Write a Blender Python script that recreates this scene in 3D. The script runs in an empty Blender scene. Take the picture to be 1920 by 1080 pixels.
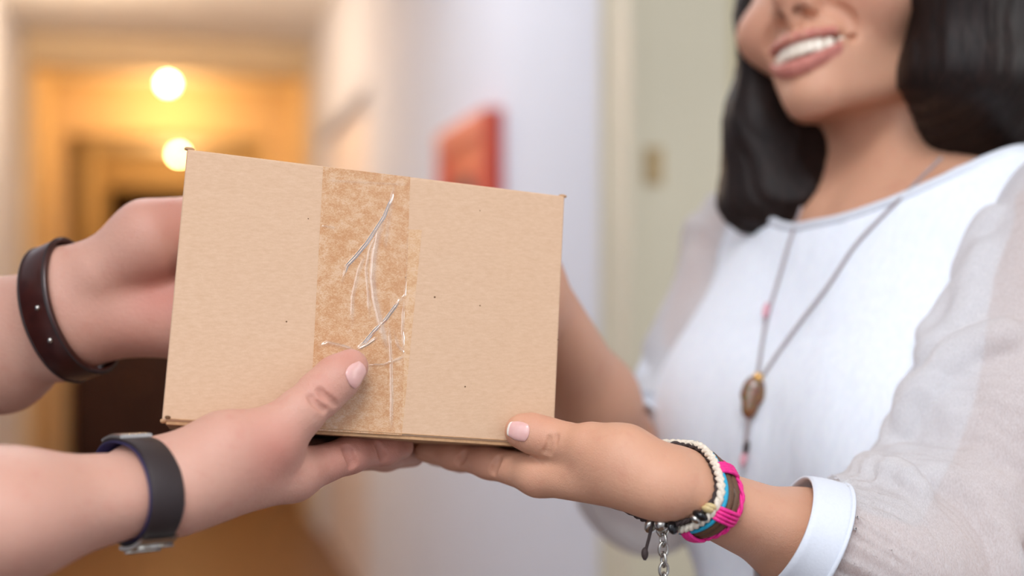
import bpy, bmesh, math, random
import numpy as np
from mathutils import Vector, Matrix
random.seed(7); np.random.seed(7)

# ------------------------------------------------------------------ camera, world, lights
scene = bpy.context.scene
COL = scene.collection
FPX = 2400.0
YAW = math.radians(14.37)
EYE = np.array([0.0, 0.0, 1.33])
RIGHT = np.array([math.cos(YAW), -math.sin(YAW), 0.0])
FWD = np.array([math.sin(YAW), math.cos(YAW), 0.0])
UP = np.array([0.0, 0.0, 1.0])

cam_data = bpy.data.cameras.new('camera')
cam = bpy.data.objects.new('camera', cam_data)
COL.objects.link(cam)
cam.location = EYE
cam.rotation_euler = (math.radians(90), 0, -YAW)
cam_data.sensor_width = 36.0
cam_data.lens = FPX / 1920.0 * 36.0
cam_data.clip_start = 0.02
cam_data.dof.use_dof = True
cam_data.dof.focus_distance = 0.625
cam_data.dof.aperture_fstop = 2.8
scene.camera = cam

world = bpy.data.worlds.new('world')
scene.world = world
world.use_nodes = True
world.node_tree.nodes['Background'].inputs[0].default_value = (0.80, 0.87, 1.0, 1)
world.node_tree.nodes['Background'].inputs[1].default_value = 0.10

scene.view_settings.view_transform = 'Standard'
scene.view_settings.look = 'None'
scene.view_settings.exposure = 0.0
scene.view_settings.gamma = 1.0
scene.view_settings.use_curve_mapping = False

def area_light(name, loc, target, sx, sy, power, color):
    d = bpy.data.lights.new(name, 'AREA')
    d.shape = 'RECTANGLE'; d.size = sx; d.size_y = sy
    d.energy = power; d.color = color
    o = bpy.data.objects.new(name, d); COL.objects.link(o)
    o.location = loc
    o.rotation_euler = (Vector(target) - Vector(loc)).to_track_quat('-Z', 'Y').to_euler()
    return o
# soft daylight added behind and left of the camera; its two windows are unseen
area_light('added_back_light', (-0.12, -1.70, 1.85), (-0.10, 1.0, 1.40), 1.30, 1.25, 3.5, (0.88, 0.94, 1.0))
area_light('added_left_key', (-0.83, -0.62, 1.92), (0.45, 0.85, 1.35), 1.10, 1.06, 11.5, (0.86, 0.93, 1.0))
# overhead light added out of view for box, hands and wall, in invented panels
area_light('added_overhead_light', (-0.20, -0.60, 2.70), (-0.20, -0.60, 0.0), 0.8, 0.8, 27.0, (0.96, 0.97, 1.0))
area_light('added_overhead_light', (-0.20, 2.70, 2.70), (-0.20, 2.70, 0.0), 0.8, 0.8, 19.0, (0.94, 0.96, 1.0))
# area light added inside the flat to brighten the opened door
area_light('added_flat_light', (2.1, 0.1, 1.9), (1.1, 1.9, 1.3), 1.0, 1.2, 17.0, (0.96, 0.98, 0.98))

# ------------------------------------------------------------------ small helpers
def srgb(r, g, b):
    return tuple(((c/255.0)/12.92 if c/255.0 <= 0.04045 else ((c/255.0+0.055)/1.055)**2.4) for c in (r, g, b)) + (1.0,)
def cf(x, y, z):
    """camera frame (right, down, forward) in metres -> world"""
    return EYE + x*RIGHT - y*UP + z*FWD
def P(px, py, d):
    """point seen at pixel (px, py) of the 1920x1080 frame, d metres in front of the lens"""
    return cf((px-960.0)/FPX*d, (py-540.0)/FPX*d, d)
def nrm(v):
    v = np.asarray(v, float); return v/np.linalg.norm(v)

def link(o, parent=None):
    COL.objects.link(o)
    if parent is not None: o.parent = parent
    return o
def tag(o, label=None, cat=None, group=None, kind=None):
    for k, v in (('label', label), ('category', cat), ('group', group), ('kind', kind)):
        if v: o[k] = v
    return o
def empty(name, loc=(0, 0, 0)):
    o = bpy.data.objects.new(name, None); COL.objects.link(o); o.location = loc
    o.empty_display_size = 0.05
    return o
def mesh_obj(name, verts, faces, mat, parent=None, smooth=True):
    me = bpy.data.meshes.new(name)
    V = np.asarray(verts, np.float64)
    if parent is not None:
        V = V - np.array(parent_origin(parent))
    if isinstance(faces, tuple) and isinstance(faces[0], np.ndarray):
        Q, odd = faces
        idx = np.concatenate([Q.ravel()]+[np.array(f) for f in odd]).astype(np.int32)
        tot = np.concatenate([np.full(len(Q), 4), [len(f) for f in odd]]).astype(np.int32)
        me.vertices.add(len(V)); me.vertices.foreach_set('co', V.astype(np.float32).ravel())
        me.loops.add(len(idx)); me.loops.foreach_set('vertex_index', idx)
        me.polygons.add(len(tot)); me.polygons.foreach_set('loop_start', np.r_[0, np.cumsum(tot)[:-1]].astype(np.int32))
        me.polygons.foreach_set('loop_total', tot)
        me.update(calc_edges=True); me.validate()
    elif isinstance(faces, np.ndarray) and faces.ndim == 2:
        n = faces.shape[1]; me.vertices.add(len(V)); me.vertices.foreach_set('co', V.astype(np.float32).ravel())
        me.loops.add(faces.size); me.loops.foreach_set('vertex_index', faces.astype(np.int32).ravel())
        me.polygons.add(len(faces))
        me.polygons.foreach_set('loop_start', np.arange(0, faces.size, n, dtype=np.int32))
        me.polygons.foreach_set('loop_total', np.full(len(faces), n, np.int32))
        me.update(calc_edges=True); me.validate()
    else:
        me.from_pydata([tuple(v) for v in V], [], [tuple(int(i) for i in f) for f in faces])
    if smooth:
        me.polygons.foreach_set('use_smooth', np.ones(len(me.polygons), bool))
    if mat is not None: me.materials.append(mat)
    o = bpy.data.objects.new(name, me)
    return link(o, parent)
def parent_origin(p):
    v = Vector((0, 0, 0))
    while p is not None:
        v += p.location; p = p.parent
    return v

class MB:
    """collects simple solids into one mesh (world coordinates)"""
    def __init__(s): s.v = []; s.f = []
    def box(s, lo, hi):
        x0, y0, z0 = lo; x1, y1, z1 = hi; b = len(s.v)
        s.v += [(x0,y0,z0),(x1,y0,z0),(x1,y1,z0),(x0,y1,z0),(x0,y0,z1),(x1,y0,z1),(x1,y1,z1),(x0,y1,z1)]
        s.f += [tuple(b+i for i in q) for q in ((0,3,2,1),(4,5,6,7),(0,1,5,4),(1,2,6,5),(2,3,7,6),(3,0,4,7))]
        return s
    def tube(s, pts, rad, seg=10, closed=False, flat=None, cap=True):
        """tube along pts; rad scalar or list; flat=(list of normals, factor) squashes it along that normal"""
        pts = np.asarray(pts, float); n = len(pts)
        rad = np.full(n, rad) if np.isscalar(rad) else np.asarray(rad, float)
        if closed: tan = np.roll(pts, -1, 0)-np.roll(pts, 1, 0)
        else: tan = np.gradient(pts, axis=0)
        tan /= np.linalg.norm(tan, axis=1)[:, None]+1e-12
        a = np.array([0, 0, 1.0]) if abs(tan[0][2]) < 0.9 else np.array([1.0, 0, 0])
        nn = nrm(np.cross(tan[0], a)); base = len(s.v)
        for i in range(n):
            nn = nn-tan[i]*np.dot(nn, tan[i]); nn /= np.linalg.norm(nn)+1e-12
            if flat is not None:
                u = flat[0][i]-tan[i]*np.dot(flat[0][i], tan[i]); u = nrm(u); w = np.cross(tan[i], u); fu, fw = flat[1], flat[2]
            else: u = nn; w = np.cross(tan[i], nn); fu = fw = 1.0
            for k in range(seg):
                t = 2*math.pi*k/seg
                s.v.append(tuple(pts[i]+rad[i]*(math.cos(t)*u*fu+math.sin(t)*w*fw)))
        m = n if closed else n-1
        for i in range(m):
            j = (i+1) % n
            for k in range(seg):
                l = (k+1) % seg
                s.f.append((base+i*seg+k, base+i*seg+l, base+j*seg+l, base+j*seg+k))
        if not closed and cap:
            s.f.append(tuple(base+k for k in reversed(range(seg))))
            s.f.append(tuple(base+(n-1)*seg+k for k in range(seg)))
        return s
    def ball(s, c, r, M=None, nu=14, nv=9):
        base = len(s.v); c = np.asarray(c, float); r = np.ones(3)*r if np.isscalar(r) else np.asarray(r, float)
        M = np.eye(3) if M is None else np.asarray(M)
        for i in range(nv+1):
            th = math.pi*i/nv
            for k in range(nu):
                ph = 2*math.pi*k/nu
                q = np.array([math.sin(th)*math.cos(ph), math.sin(th)*math.sin(ph), math.cos(th)])*r
                s.v.append(tuple(c+M@q))
        for i in range(nv):
            for k in range(nu):
                l = (k+1) % nu
                s.f.append((base+i*nu+k, base+(i+1)*nu+k, base+(i+1)*nu+l, base+i*nu+l))
        return s
    def obj(s, name, mat, parent=None, smooth=True, bevel=None):
        o = mesh_obj(name, s.v, s.f, mat, parent, smooth)
        if bevel:
            m = o.modifiers.new('bevel', 'BEVEL'); m.width = bevel; m.segments = 2; m.limit_method = 'ANGLE'
        return o

def catmull(pts, n=8, closed=False):
    pts = np.asarray(pts, float); out = []
    m = len(pts)
    rng = range(m) if closed else range(m-1)
    for i in rng:
        if closed: p0, p1, p2, p3 = pts[i-1], pts[i], pts[(i+1) % m], pts[(i+2) % m]
        else: p0, p1, p2, p3 = pts[max(i-1, 0)], pts[i], pts[i+1], pts[min(i+2, m-1)]
        for k in range(n):
            t = k/n
            out.append(0.5*((2*p1)+(-p0+p2)*t+(2*p0-5*p1+4*p2-p3)*t*t+(-p0+3*p1-3*p2+p3)*t**3))
    if not closed: out.append(pts[-1])
    return np.array(out)

# ------------------------------------------------------------------ materials
class NT:
    def __init__(s, name):
        s.m = bpy.data.materials.new(name); s.m.use_nodes = True
        s.t = s.m.node_tree; s.b = s.t.nodes['Principled BSDF']; s.out = s.t.nodes['Material Output']
    def n(s, typ, **kw):
        nd = s.t.nodes.new(typ)
        for k, v in kw.items():
            if k.startswith('i_'):
                nd.inputs[int(k[2:]) if k[2:].isdigit() else k[2:].replace('_', ' ')].default_value = v
            else: setattr(nd, k, v)
        return nd
    def l(s, a, b): s.t.links.new(a, b)
    def coords(s, scale=(1, 1, 1), kind='Object'):
        tc = s.n('ShaderNodeTexCoord'); mp = s.n('ShaderNodeMapping'); mp.inputs['Scale'].default_value = scale
        s.l(tc.outputs[kind], mp.inputs['Vector']); return mp.outputs[0]
    def noise(s, scale, detail=3, rough=0.55, vec=None, dist=0.0):
        nd = s.n('ShaderNodeTexNoise'); nd.inputs['Scale'].default_value = scale; nd.inputs['Detail'].default_value = detail
        nd.inputs['Roughness'].default_value = rough; nd.inputs['Distortion'].default_value = dist
        if vec is None: vec = s.coords()
        s.l(vec, nd.inputs['Vector']); return nd.outputs['Fac']
    def ramp(s, fac, stops):
        nd = s.n('ShaderNodeValToRGB'); e = nd.color_ramp.elements
        while len(e) < len(stops): e.new(0.5)
        for el, (p, c) in zip(e, stops): el.position = p; el.color = c
        s.l(fac, nd.inputs[0]); return nd.outputs[0]
    def mix(s, fac, a, b, blend='MIX'):
        nd = s.n('ShaderNodeMix', data_type='RGBA', blend_type=blend)
        for inp, v in ((nd.inputs[0], fac), (nd.inputs[6], a), (nd.inputs[7], b)):
            if hasattr(v, 'links'): s.l(v, inp)
            else: inp.default_value = v
        return nd.outputs[2]
    def math(s, op, a, b=0.0):
        nd = s.n('ShaderNodeMath', operation=op)
        for inp, v in ((nd.inputs[0], a), (nd.inputs[1], b)):
            if hasattr(v, 'links'): s.l(v, inp)
            else: inp.default_value = v
        return nd.outputs[0]
    def bump(s, h, strength=0.3, dist=0.001):
        nd = s.n('ShaderNodeBump'); nd.inputs['Strength'].default_value = strength; nd.inputs['Distance'].default_value = dist
        s.l(h, nd.inputs['Height']); s.l(nd.outputs[0], s.b.inputs['Normal'])
    def set(s, **kw):
        for k, v in kw.items():
            inp = s.b.inputs[k.replace('_', ' ')]
            if hasattr(v, 'links'): s.l(v, inp)
            else: inp.default_value = v
        return s

def plain(name, col, rough=0.6, metal=0.0, var=0.08, scale=60, bump=0.0, **kw):
    """solid colour with a little procedural mottling"""
    t = NT(name); nz = t.noise(scale, 4)
    c = srgb(*col); d = tuple(x*(1-var) for x in c[:3])+(1,); e = tuple(min(1, x*(1+var)) for x in c[:3])+(1,)
    t.set(Base_Color=t.ramp(nz, [(0.3, d), (0.7, e)]), Roughness=rough, Metallic=metal, **kw)
    if bump: t.bump(nz, bump, 0.0006)
    return t.m

def skin_material(name, col, red, ridge=0.35):
    t = NT(name)
    at = t.n('ShaderNodeAttribute', attribute_name='flush')
    fine = t.noise(420, 4); mid = t.noise(38, 3); big = t.noise(14, 2)
    base = t.mix(t.math('MULTIPLY', mid, 0.30), srgb(*col), srgb(*red))
    sp = t.ramp(t.noise(95, 3, 0.6), [(0.55, (0, 0, 0, 1)), (0.75, (1, 1, 1, 1))])
    base = t.mix(t.math('MULTIPLY', sp, 0.26), base, srgb(*red))
    sep = t.n('ShaderNodeSeparateColor'); t.l(at.outputs['Color'], sep.inputs[0])
    base = t.mix(sep.outputs[0], base, srgb(*red))                       # red channel: flushed skin
    base = t.mix(sep.outputs[1], base, srgb(192, 106, 104))               # green channel: lips
    base = t.mix(sep.outputs[2], base, srgb(60, 36, 28))                # blue channel: brows, nostrils
    t.set(Base_Color=base, Roughness=0.50)
    t.b.inputs['Subsurface Weight'].default_value = 0.18
    t.b.inputs['Subsurface Radius'].default_value = (1.0, 0.35, 0.2)
    t.b.inputs['Subsurface Scale'].default_value = 0.004
    t.b.inputs['Specular IOR Level'].default_value = 0.38
    vor = t.n('ShaderNodeTexVoronoi', feature='DISTANCE_TO_EDGE'); vor.inputs['Scale'].default_value = 900
    t.l(t.coords(), vor.inputs['Vector'])
    h = t.math('ADD', t.math('MULTIPLY', fine, 1.0), t.math('MULTIPLY', vor.outputs['Distance'], 0.8))
    t.bump(h, ridge, 0.0005)
    return t.m
# ------------------------------------------------------------------ implicit-surface sculpting
def smin(a, b, k):
    if k <= 0: return np.minimum(a, b)
    h = np.maximum(k-np.abs(a-b), 0)/k
    return np.minimum(a, b)-h*h*k*0.25
def smax(a, b, k): return -smin(-a, -b, k)

class Prim:
    def __init__(s, c, br): s.c = np.asarray(c, np.float32); s.br = float(br)
class Cone(Prim):
    """tapered capsule; widened along direction n by factor fl"""
    def __init__(s, a, b, ra, rb, n=None, fl=1.0):
        s.a = np.asarray(a, np.float32); s.b = np.asarray(b, np.float32); s.ra = ra; s.rb = rb
        s.n = None if n is None else nrm(n).astype(np.float32); s.fl = fl
        super().__init__((s.a+s.b)/2, np.linalg.norm(s.b-s.a)/2+max(ra, rb)*fl)
    def d(s, p):
        ba = s.b-s.a; q = p-s.a
        h = np.clip((q@ba)/max(float(ba@ba), 1e-12), 0, 1)
        q = q-h[..., None]*ba
        if s.n is not None:
            q = q+s.n*((q@s.n)*(1.0/s.fl-1.0))[..., None]
        return np.sqrt((q*q).sum(-1))-(s.ra+(s.rb-s.ra)*h)
class Ell(Prim):
    def __init__(s, c, r, M=None):
        s.r = np.asarray(r, np.float32); s.M = np.eye(3, dtype=np.float32) if M is None else np.asarray(M, np.float32)
        super().__init__(c, float(max(r)))
    def d(s, p):
        q = (p-s.c)@s.M                     # columns of M are the axes
        k0 = np.sqrt(((q/s.r)**2).sum(-1)); k1 = np.sqrt(((q/(s.r*s.r))**2).sum(-1))
        return k0*(k0-1.0)/np.maximum(k1, 1e-6)

class Sculpt:
    """base shapes blended in order, branches (fingers) that blend with the base but not with one another, then carving"""
    def __init__(s): s.base = []; s.br = []; s.cut = []; s.warp = None
    def add(s, prim, k=0.008): s.base.append((prim, k)); return s
    def branch(s, prims, k=0.006, ki=0.003): s.br.append((prims, k, ki)); return s
    def carve(s, prim, k=0.003): s.cut.append((prim, k)); return s
    def ev(s, p, brad=None, bc=None):
        """p: (N,S,3). with bc (N,3) block centres and brad the block radius, far shapes are skipped"""
        BIG = 0.25
        N = p.shape[0]
        def sel(prim, k):
            if bc is None: return slice(None)
            return np.nonzero(np.linalg.norm(bc-prim.c, axis=1) < prim.br*1.15+brad+k+0.012)[0]
        base = np.full(p.shape[:-1], BIG, np.float32)
        for prim, k in s.base:
            i = sel(prim, k)
            if not isinstance(i, slice) and len(i) == 0: continue
            base[i] = smin(base[i], prim.d(p[i]), k)
        out = base.copy()
        for prims, k, ki in s.br:
            loc = None
            cc = np.mean([q.c for q in prims], axis=0); rr = max(np.linalg.norm(q.c-cc)+q.br for q in prims)
            if bc is None: i = slice(None)
            else:
                i = np.nonzero(np.linalg.norm(bc-cc, axis=1) < rr*1.15+brad+k+0.012)[0]
                if len(i) == 0: continue
            for q in prims:
                d = q.d(p[i]); loc = d if loc is None else smin(loc, d, ki)
            out[i] = np.minimum(out[i], smin(base[i], loc, k))
        for prim, k in s.cut:
            i = sel(prim, k)
            if not isinstance(i, slice) and len(i) == 0: continue
            out[i] = smax(out[i], -prim.d(p[i]), k)
        if s.warp is not None: out = out+s.warp(p)
        return out
    def dist(s, pts):
        pts = np.asarray(pts, np.float32)
        return s.ev(pts[:, None, :])[:, 0]
    def grad(s, pts, e=0.0006):
        g = np.stack([s.dist(pts+np.eye(3)[i]*e)-s.dist(pts-np.eye(3)[i]*e) for i in range(3)], -1)
        return g/(np.linalg.norm(g, axis=1)[:, None]+1e-9)
    def snap(s, pts, off=0.0, it=4):
        pts = np.array(pts, float)
        for _ in range(it):
            pts = pts-(s.dist(pts)-off)[:, None]*s.grad(pts)
        return pts
    def mesh(s, lo, hi, vox, iso=0.0, B=12, relax=1):
        lo = np.asarray(lo, float); hi = np.asarray(hi, float); L = B*vox
        nb = np.ceil((hi-lo)/L).astype(int)
        g = np.stack(np.meshgrid(*[np.arange(n) for n in nb], indexing='ij'), -1).reshape(-1, 3)
        brad = L*0.87
        keep = []
        for c0 in range(0, len(g), 200000):
            gg = g[c0:c0+200000]; ctr = (lo+(gg+0.5)*L).astype(np.float32)
            near = np.zeros(len(gg), bool)
            for prim in [q for q, _ in s.base]+[q for b in s.br for q in b[0]]:
                near |= np.linalg.norm(ctr-prim.c, axis=1) < prim.br*1.05+brad
            idx = np.nonzero(near)[0]
            if len(idx) == 0: continue
            d = np.concatenate([s.dist(ctr[idx[j:j+20000]]) for j in range(0, len(idx), 20000)])-iso
            keep.append(gg[idx[np.abs(d) < brad*1.35+0.004]])
        g = np.concatenate(keep)
        S = B+1; r = np.arange(S)
        off = np.stack(np.meshgrid(r, r, r, indexing='ij'), -1).reshape(-1, 3)
        D = nb*B+2
        def gid(c): return (c[..., 0]*D[1]+c[..., 1])*D[2]+c[..., 2]
        VID = []; VP = []; Q = []
        for c0 in range(0, len(g), 400):
            gb = g[c0:c0+400]; N = len(gb)
            ctr = (lo+(gb+0.5)*L).astype(np.float32)
            p = (lo+(gb[:, None, :]*B+off[None])*vox).astype(np.float32)
            F = (s.ev(p, brad, ctr)-iso).reshape(N, S, S, S)
            sg = F < 0
            # cells with a sign change get one vertex at the mean of their edge crossings
            acc = np.zeros((N, B, B, B, 3), np.float32); cnt = np.zeros((N, B, B, B), np.float32)
            def sl(o): return tuple(slice(o[i], o[i]+B) for i in range(3))
            corners = [(i, j, k) for i in (0, 1) for j in (0, 1) for k in (0, 1)]
            for c in corners:
                for ax in range(3):
                    if c[ax]: continue
                    e = list(c); e[ax] = 1
                    A = F[(slice(None),)+sl(c)]; E = F[(slice(None),)+sl(e)]
                    x = (A < 0) != (E < 0)
                    t = np.where(x, A/np.where(A-E == 0, 1, A-E), 0)
                    cnt += x
                    for q in range(3):
                        acc[..., q] += (t if q == ax else c[q])*x
            ii = np.nonzero(cnt)
            if len(ii[0]) == 0: continue
            cell = gb[ii[0]]*B+np.stack(ii[1:], -1)
            VID.append(gid(cell)); VP.append(lo+(cell+acc[ii]/cnt[ii][:, None])*vox)
            for ax in range(3):
                u, v = (ax+1) % 3, (ax+2) % 3
                s0 = [slice(None)]+[slice(0, B)]*3; s1 = list(s0); s1[1+ax] = slice(1, B+1)
                a = sg[tuple(s0)]; b = sg[tuple(s1)]
                for flip, m in ((False, a & ~b), (True, ~a & b)):
                    w = np.nonzero(m)
                    if len(w[0]) == 0: continue
                    c = gb[w[0]]*B+np.stack(w[1:], -1)
                    eu = np.eye(3, dtype=int)[u]; ev = np.eye(3, dtype=int)[v]
                    q = np.stack([gid(c-eu-ev), gid(c-ev), gid(c), gid(c-eu)], -1)
                    Q.append(q[:, ::-1] if flip else q)
        VID = np.concatenate(VID); VP = np.concatenate(VP); Q = np.concatenate(Q)
        o = np.argsort(VID); VID = VID[o]; VP = VP[o]
        ix = np.clip(np.searchsorted(VID, Q), 0, len(VID)-1)
        Q = ix[(VID[ix] == Q).all(1)]
        for _ in range(relax):               # one smoothing pass, then back on to the surface
            nsum = np.zeros_like(VP); n = np.zeros(len(VP))
            for k in range(4):
                i, j = Q[:, k], Q[:, (k+1) % 4]
                for q in range(3):
                    nsum[:, q] += np.bincount(i, VP[j, q], len(VP))+np.bincount(j, VP[i, q], len(VP))
                n += np.bincount(i, minlength=len(VP))+np.bincount(j, minlength=len(VP))
            VP = 0.4*VP+0.6*nsum/np.maximum(n, 1)[:, None]
        # back to the surface in blocks
        VP = s.project(VP, iso, L)
        return VP, Q
    def project(s, VP, iso, L, it=1):
        key = np.floor(VP/L).astype(np.int64); key -= key.min(0)
        kk = (key[:, 0]*4096+key[:, 1])*4096+key[:, 2]
        o = np.argsort(kk, kind='stable'); ks = kk[o]
        st = np.flatnonzero(np.r_[True, ks[1:] != ks[:-1]]); cn = np.diff(np.r_[st, len(ks)])
        W = 64; reps = np.ceil(cn/W).astype(int)
        starts = np.repeat(st, reps)+W*np.concatenate([np.arange(r) for r in reps]); ends = np.repeat(st+cn, reps)
        idx = np.minimum(starts[:, None]+np.arange(W)[None], ends[:, None]-1); idx = o[idx]
        out = VP.copy(); e = 0.0007
        for c0 in range(0, len(idx), 3000):
            ii = idx[c0:c0+3000]; p = VP[ii].astype(np.float32); ctr = p.mean(1)
            f0 = s.ev(p, L*0.9, ctr)-iso
            g = np.stack([s.ev(p+np.eye(3, dtype=np.float32)[q]*e, L*0.9, ctr)-iso-f0 for q in range(3)], -1)/e
            step = f0/np.maximum((g*g).sum(-1), 0.25)
            step = np.clip(step, -0.003, 0.003)
            out[ii] = p-step[..., None]*g
        return out

def biggest_piece(V, Q):
    """keeps the largest connected piece of a quad mesh"""
    lab = np.arange(len(V))
    while True:
        m = lab[Q].min(1); new = lab.copy()
        for k in range(4): np.minimum.at(new, Q[:, k], m)
        new = new[new]
        if (new == lab).all(): break
        lab = new
    u, c = np.unique(lab, return_counts=True); keep = lab == u[np.argmax(c)]
    Q = Q[keep[Q].all(1)]; ids = np.cumsum(keep)-1
    return V[keep], ids[Q]
def refine(sc, V, Q, mask, vox):
    """splits the masked quads in four (neighbours take the extra edge points) and moves the new points on to the sculpt"""
    sel = mask[Q].all(1); S = Q[sel]; R_ = Q[~sel]; n = len(V); BIGN = np.int64(n)
    def ek(a, b): return np.minimum(a, b).astype(np.int64)*BIGN+np.maximum(a, b)
    keys = np.unique(np.concatenate([ek(S[:, k], S[:, (k+1) % 4]) for k in range(4)]))
    mid = 0.5*(V[keys//BIGN]+V[keys % BIGN]); cen = V[S].mean(1)
    NV = np.concatenate([V, mid, cen]); mi = lambda a, b: n+np.searchsorted(keys, ek(a, b))
    c = n+len(keys)+np.arange(len(S)); quads = []
    for k in range(4):
        quads.append(np.stack([S[:, k], mi(S[:, k], S[:, (k+1) % 4]), c, mi(S[:, k-1], S[:, k])], 1))
    ekR = np.stack([ek(R_[:, k], R_[:, (k+1) % 4]) for k in range(4)], 1)
    pos = np.clip(np.searchsorted(keys, ekR), 0, len(keys)-1); has = keys[pos] == ekR
    plainq = R_[~has.any(1)]; odd = []
    for q, h, p_ in zip(R_[has.any(1)], has[has.any(1)], pos[has.any(1)]):
        f = []
        for k in range(4):
            f.append(int(q[k]))
            if h[k]: f.append(int(n+p_[k]))
        odd.append(f)
    NQ = np.concatenate([plainq]+quads)
    live = np.zeros(len(NV), bool); live[n:] = True; live[np.unique(S)] = True
    NV[live] = sc.project(NV[live], 0.0, 12*vox)
    return NV, NQ, odd
def crease(sc, pix, r=0.0007, k=0.002, sub=5, lift=0.0):
    """fine groove along a line on the skin given as (px, py, depth guess)"""
    pts = sc.snap(catmull(np.array([P(*q) for q in pix]), sub), lift, 5)
    return [(Cone(pts[i], pts[i+1], r, r), k) for i in range(len(pts)-1)]
def flush_attr(o, rgb):
    a = o.data.color_attributes.new('flush', 'FLOAT_COLOR', 'POINT')
    a.data.foreach_set('color', np.concatenate([rgb, np.ones((len(rgb), 1))], 1).astype(np.float32).ravel())
def blob(pts, c, r, p=2.0):
    """soft 0..1 mask around a point"""
    return np.exp(-(np.linalg.norm(pts-np.asarray(c), axis=1)/r)**p)

def nail(name, sc, c, axis, normal, length, width, mat, parent, tipmat=None, curl=0.55):
    """curved finger nail lying on the sculpt sc: c = centre on the skin, axis towards the finger tip"""
    axis = nrm(axis); normal = nrm(normal-axis*np.dot(normal, axis)); side = np.cross(axis, normal)
    nu, nv = 15, 13; V = []
    for i in range(nu):
        for j in range(nv):
            a, b = 2*i/(nu-1)-1, 2*j/(nv-1)-1
            # square -> rounded nail outline
            x = a*math.sqrt(max(0, 1-0.40*b*b)); y = b*math.sqrt(max(0, 1-0.38*a*a))
            V.append(c+axis*x*length/2+side*y*width/2+normal*(0.002-curl*width*0.5*y*y*0.5))
    V = np.array(V)
    S = sc.snap(V, 0.0, 3)
    G = sc.grad(S)
    ed = np.array([max(abs(2*(k//nv)/(nu-1)-1), abs(2*(k % nv)/(nv-1)-1)) for k in range(nu*nv)])
    tip = np.array([max(0, (2*(k//nv)/(nu-1)-1)) for k in range(nu*nv)])
    S = S+G*(0.00065*(1-ed**6)+0.0001+0.0005*tip**2)[:, None]+axis*(0.0007*tip**3)[:, None]
    F = [(i*nv+j, i*nv+j+1, (i+1)*nv+j+1, (i+1)*nv+j) for i in range(nu-1) for j in range(nv-1)]
    o = mesh_obj(name, S, F, mat, parent)
    if tipmat:
        o.data.materials.append(tipmat)
        for f in o.data.polygons:
            if f.vertices[0]//nv >= nu-3: f.material_index = 1
    m = o.modifiers.new('thickness', 'SOLIDIFY'); m.thickness = 0.0005; m.offset = 0
    m = o.modifiers.new('smooth', 'SUBSURF'); m.levels = 1; m.render_levels = 1
    return o
# ------------------------------------------------------------------ the setting: corridor, portals, flat door
M = {}
M['wall'] = plain('wall_paint', (222, 224, 232), 0.85, var=0.02, scale=3)
M['wall_warm'] = plain('cream_wall_paint', (226, 204, 168), 0.85, var=0.03, scale=3)
M['ceiling'] = plain('ceiling_paint', (244, 238, 230), 0.9, var=0.02, scale=3)
M['frame'] = plain('door_frame_paint', (222, 214, 190), 0.55, var=0.03, scale=5)
M['door'] = plain('door_paint', (208, 196, 158), 0.5, var=0.03, scale=4)
M['door_pink'] = plain('pale_door_paint', (222, 210, 206), 0.6, var=0.03, scale=4)
M['darkwood'] = plain('dark_wood', (66, 34, 20), 0.5, var=0.3, scale=8)
M['brass'] = plain('brass', (190, 150, 90), 0.35, 0.9, var=0.05)
M['hinge'] = plain('painted_hinge', (186, 160, 116), 0.5, 0.2, var=0.05)
M['white_metal'] = plain('white_metal', (225, 225, 222), 0.4, var=0.03)
M['red'] = plain('red_enamel', (206, 62, 34), 0.4, var=0.05, scale=8)
M['red_light'] = plain('pale_red_enamel', (214, 84, 62), 0.45, var=0.05, scale=8)
M['reel'] = plain('dark_grey_rubber', (70, 66, 66), 0.5, var=0.15, scale=20)
t = NT('brown_floor')
v = t.coords((1, 0.12, 1)); nz = t.noise(26, 5, 0.6, v)
t.set(Base_Color=t.ramp(nz, [(0.25, srgb(96, 66, 44)), (0.75, srgb(124, 86, 58))]), Roughness=0.42)
M['floor'] = t.m
t = NT('lamp_glass')
t.set(Base_Color=(1, 0.9, 0.7, 1), Roughness=0.3, Emission_Color=(1.0, 0.60, 0.22, 1), Emission_Strength=110.0)
M['lamp'] = t.m

CEIL = 2.72; XR = 0.713; XL = -0.85
def struct(name, mb, mat, bevel=None):
    o = mb.obj(name, mat, None, smooth=False, bevel=bevel); o['kind'] = 'structure'; return o
struct('floor', MB().box((-1.05, -1.85, -0.1), (2.75, 17.6, 0.0)), M['floor'])
struct('ceiling', MB().box((-1.05, -1.85, CEIL), (2.75, 17.6, CEIL+0.1)), M['ceiling'])
struct('wall_left', MB().box((XL-0.15, -0.05, 0), (XL, 7.4, CEIL)).box((XL-0.15, -1.85, 0), (XL, -1.2, CEIL)).box((XL-0.15, -1.2, 0), (XL, -0.05, 1.30)).box((XL-0.15, -1.2, 2.5), (XL, -0.05, CEIL)), M['wall'])
sw = MB()
for lo, hi in (((-1.2, 1.30), (-0.05, 1.35)), ((-1.2, 2.45), (-0.05, 2.5)), ((-1.2, 1.35), (-1.15, 2.45)), ((-0.10, 1.35), (-0.05, 2.45))):
    sw.box((XL-0.09, lo[0], lo[1]), (XL-0.03, hi[0], hi[1]))
struct('added_window_2', sw, M['white_metal'])  # frame of an unseen window, added for the light from the left
struct('wall_left_far', MB().box((XL-0.15, 7.4, 0), (XL, 17.5, CEIL)), M['wall_warm'])
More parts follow.
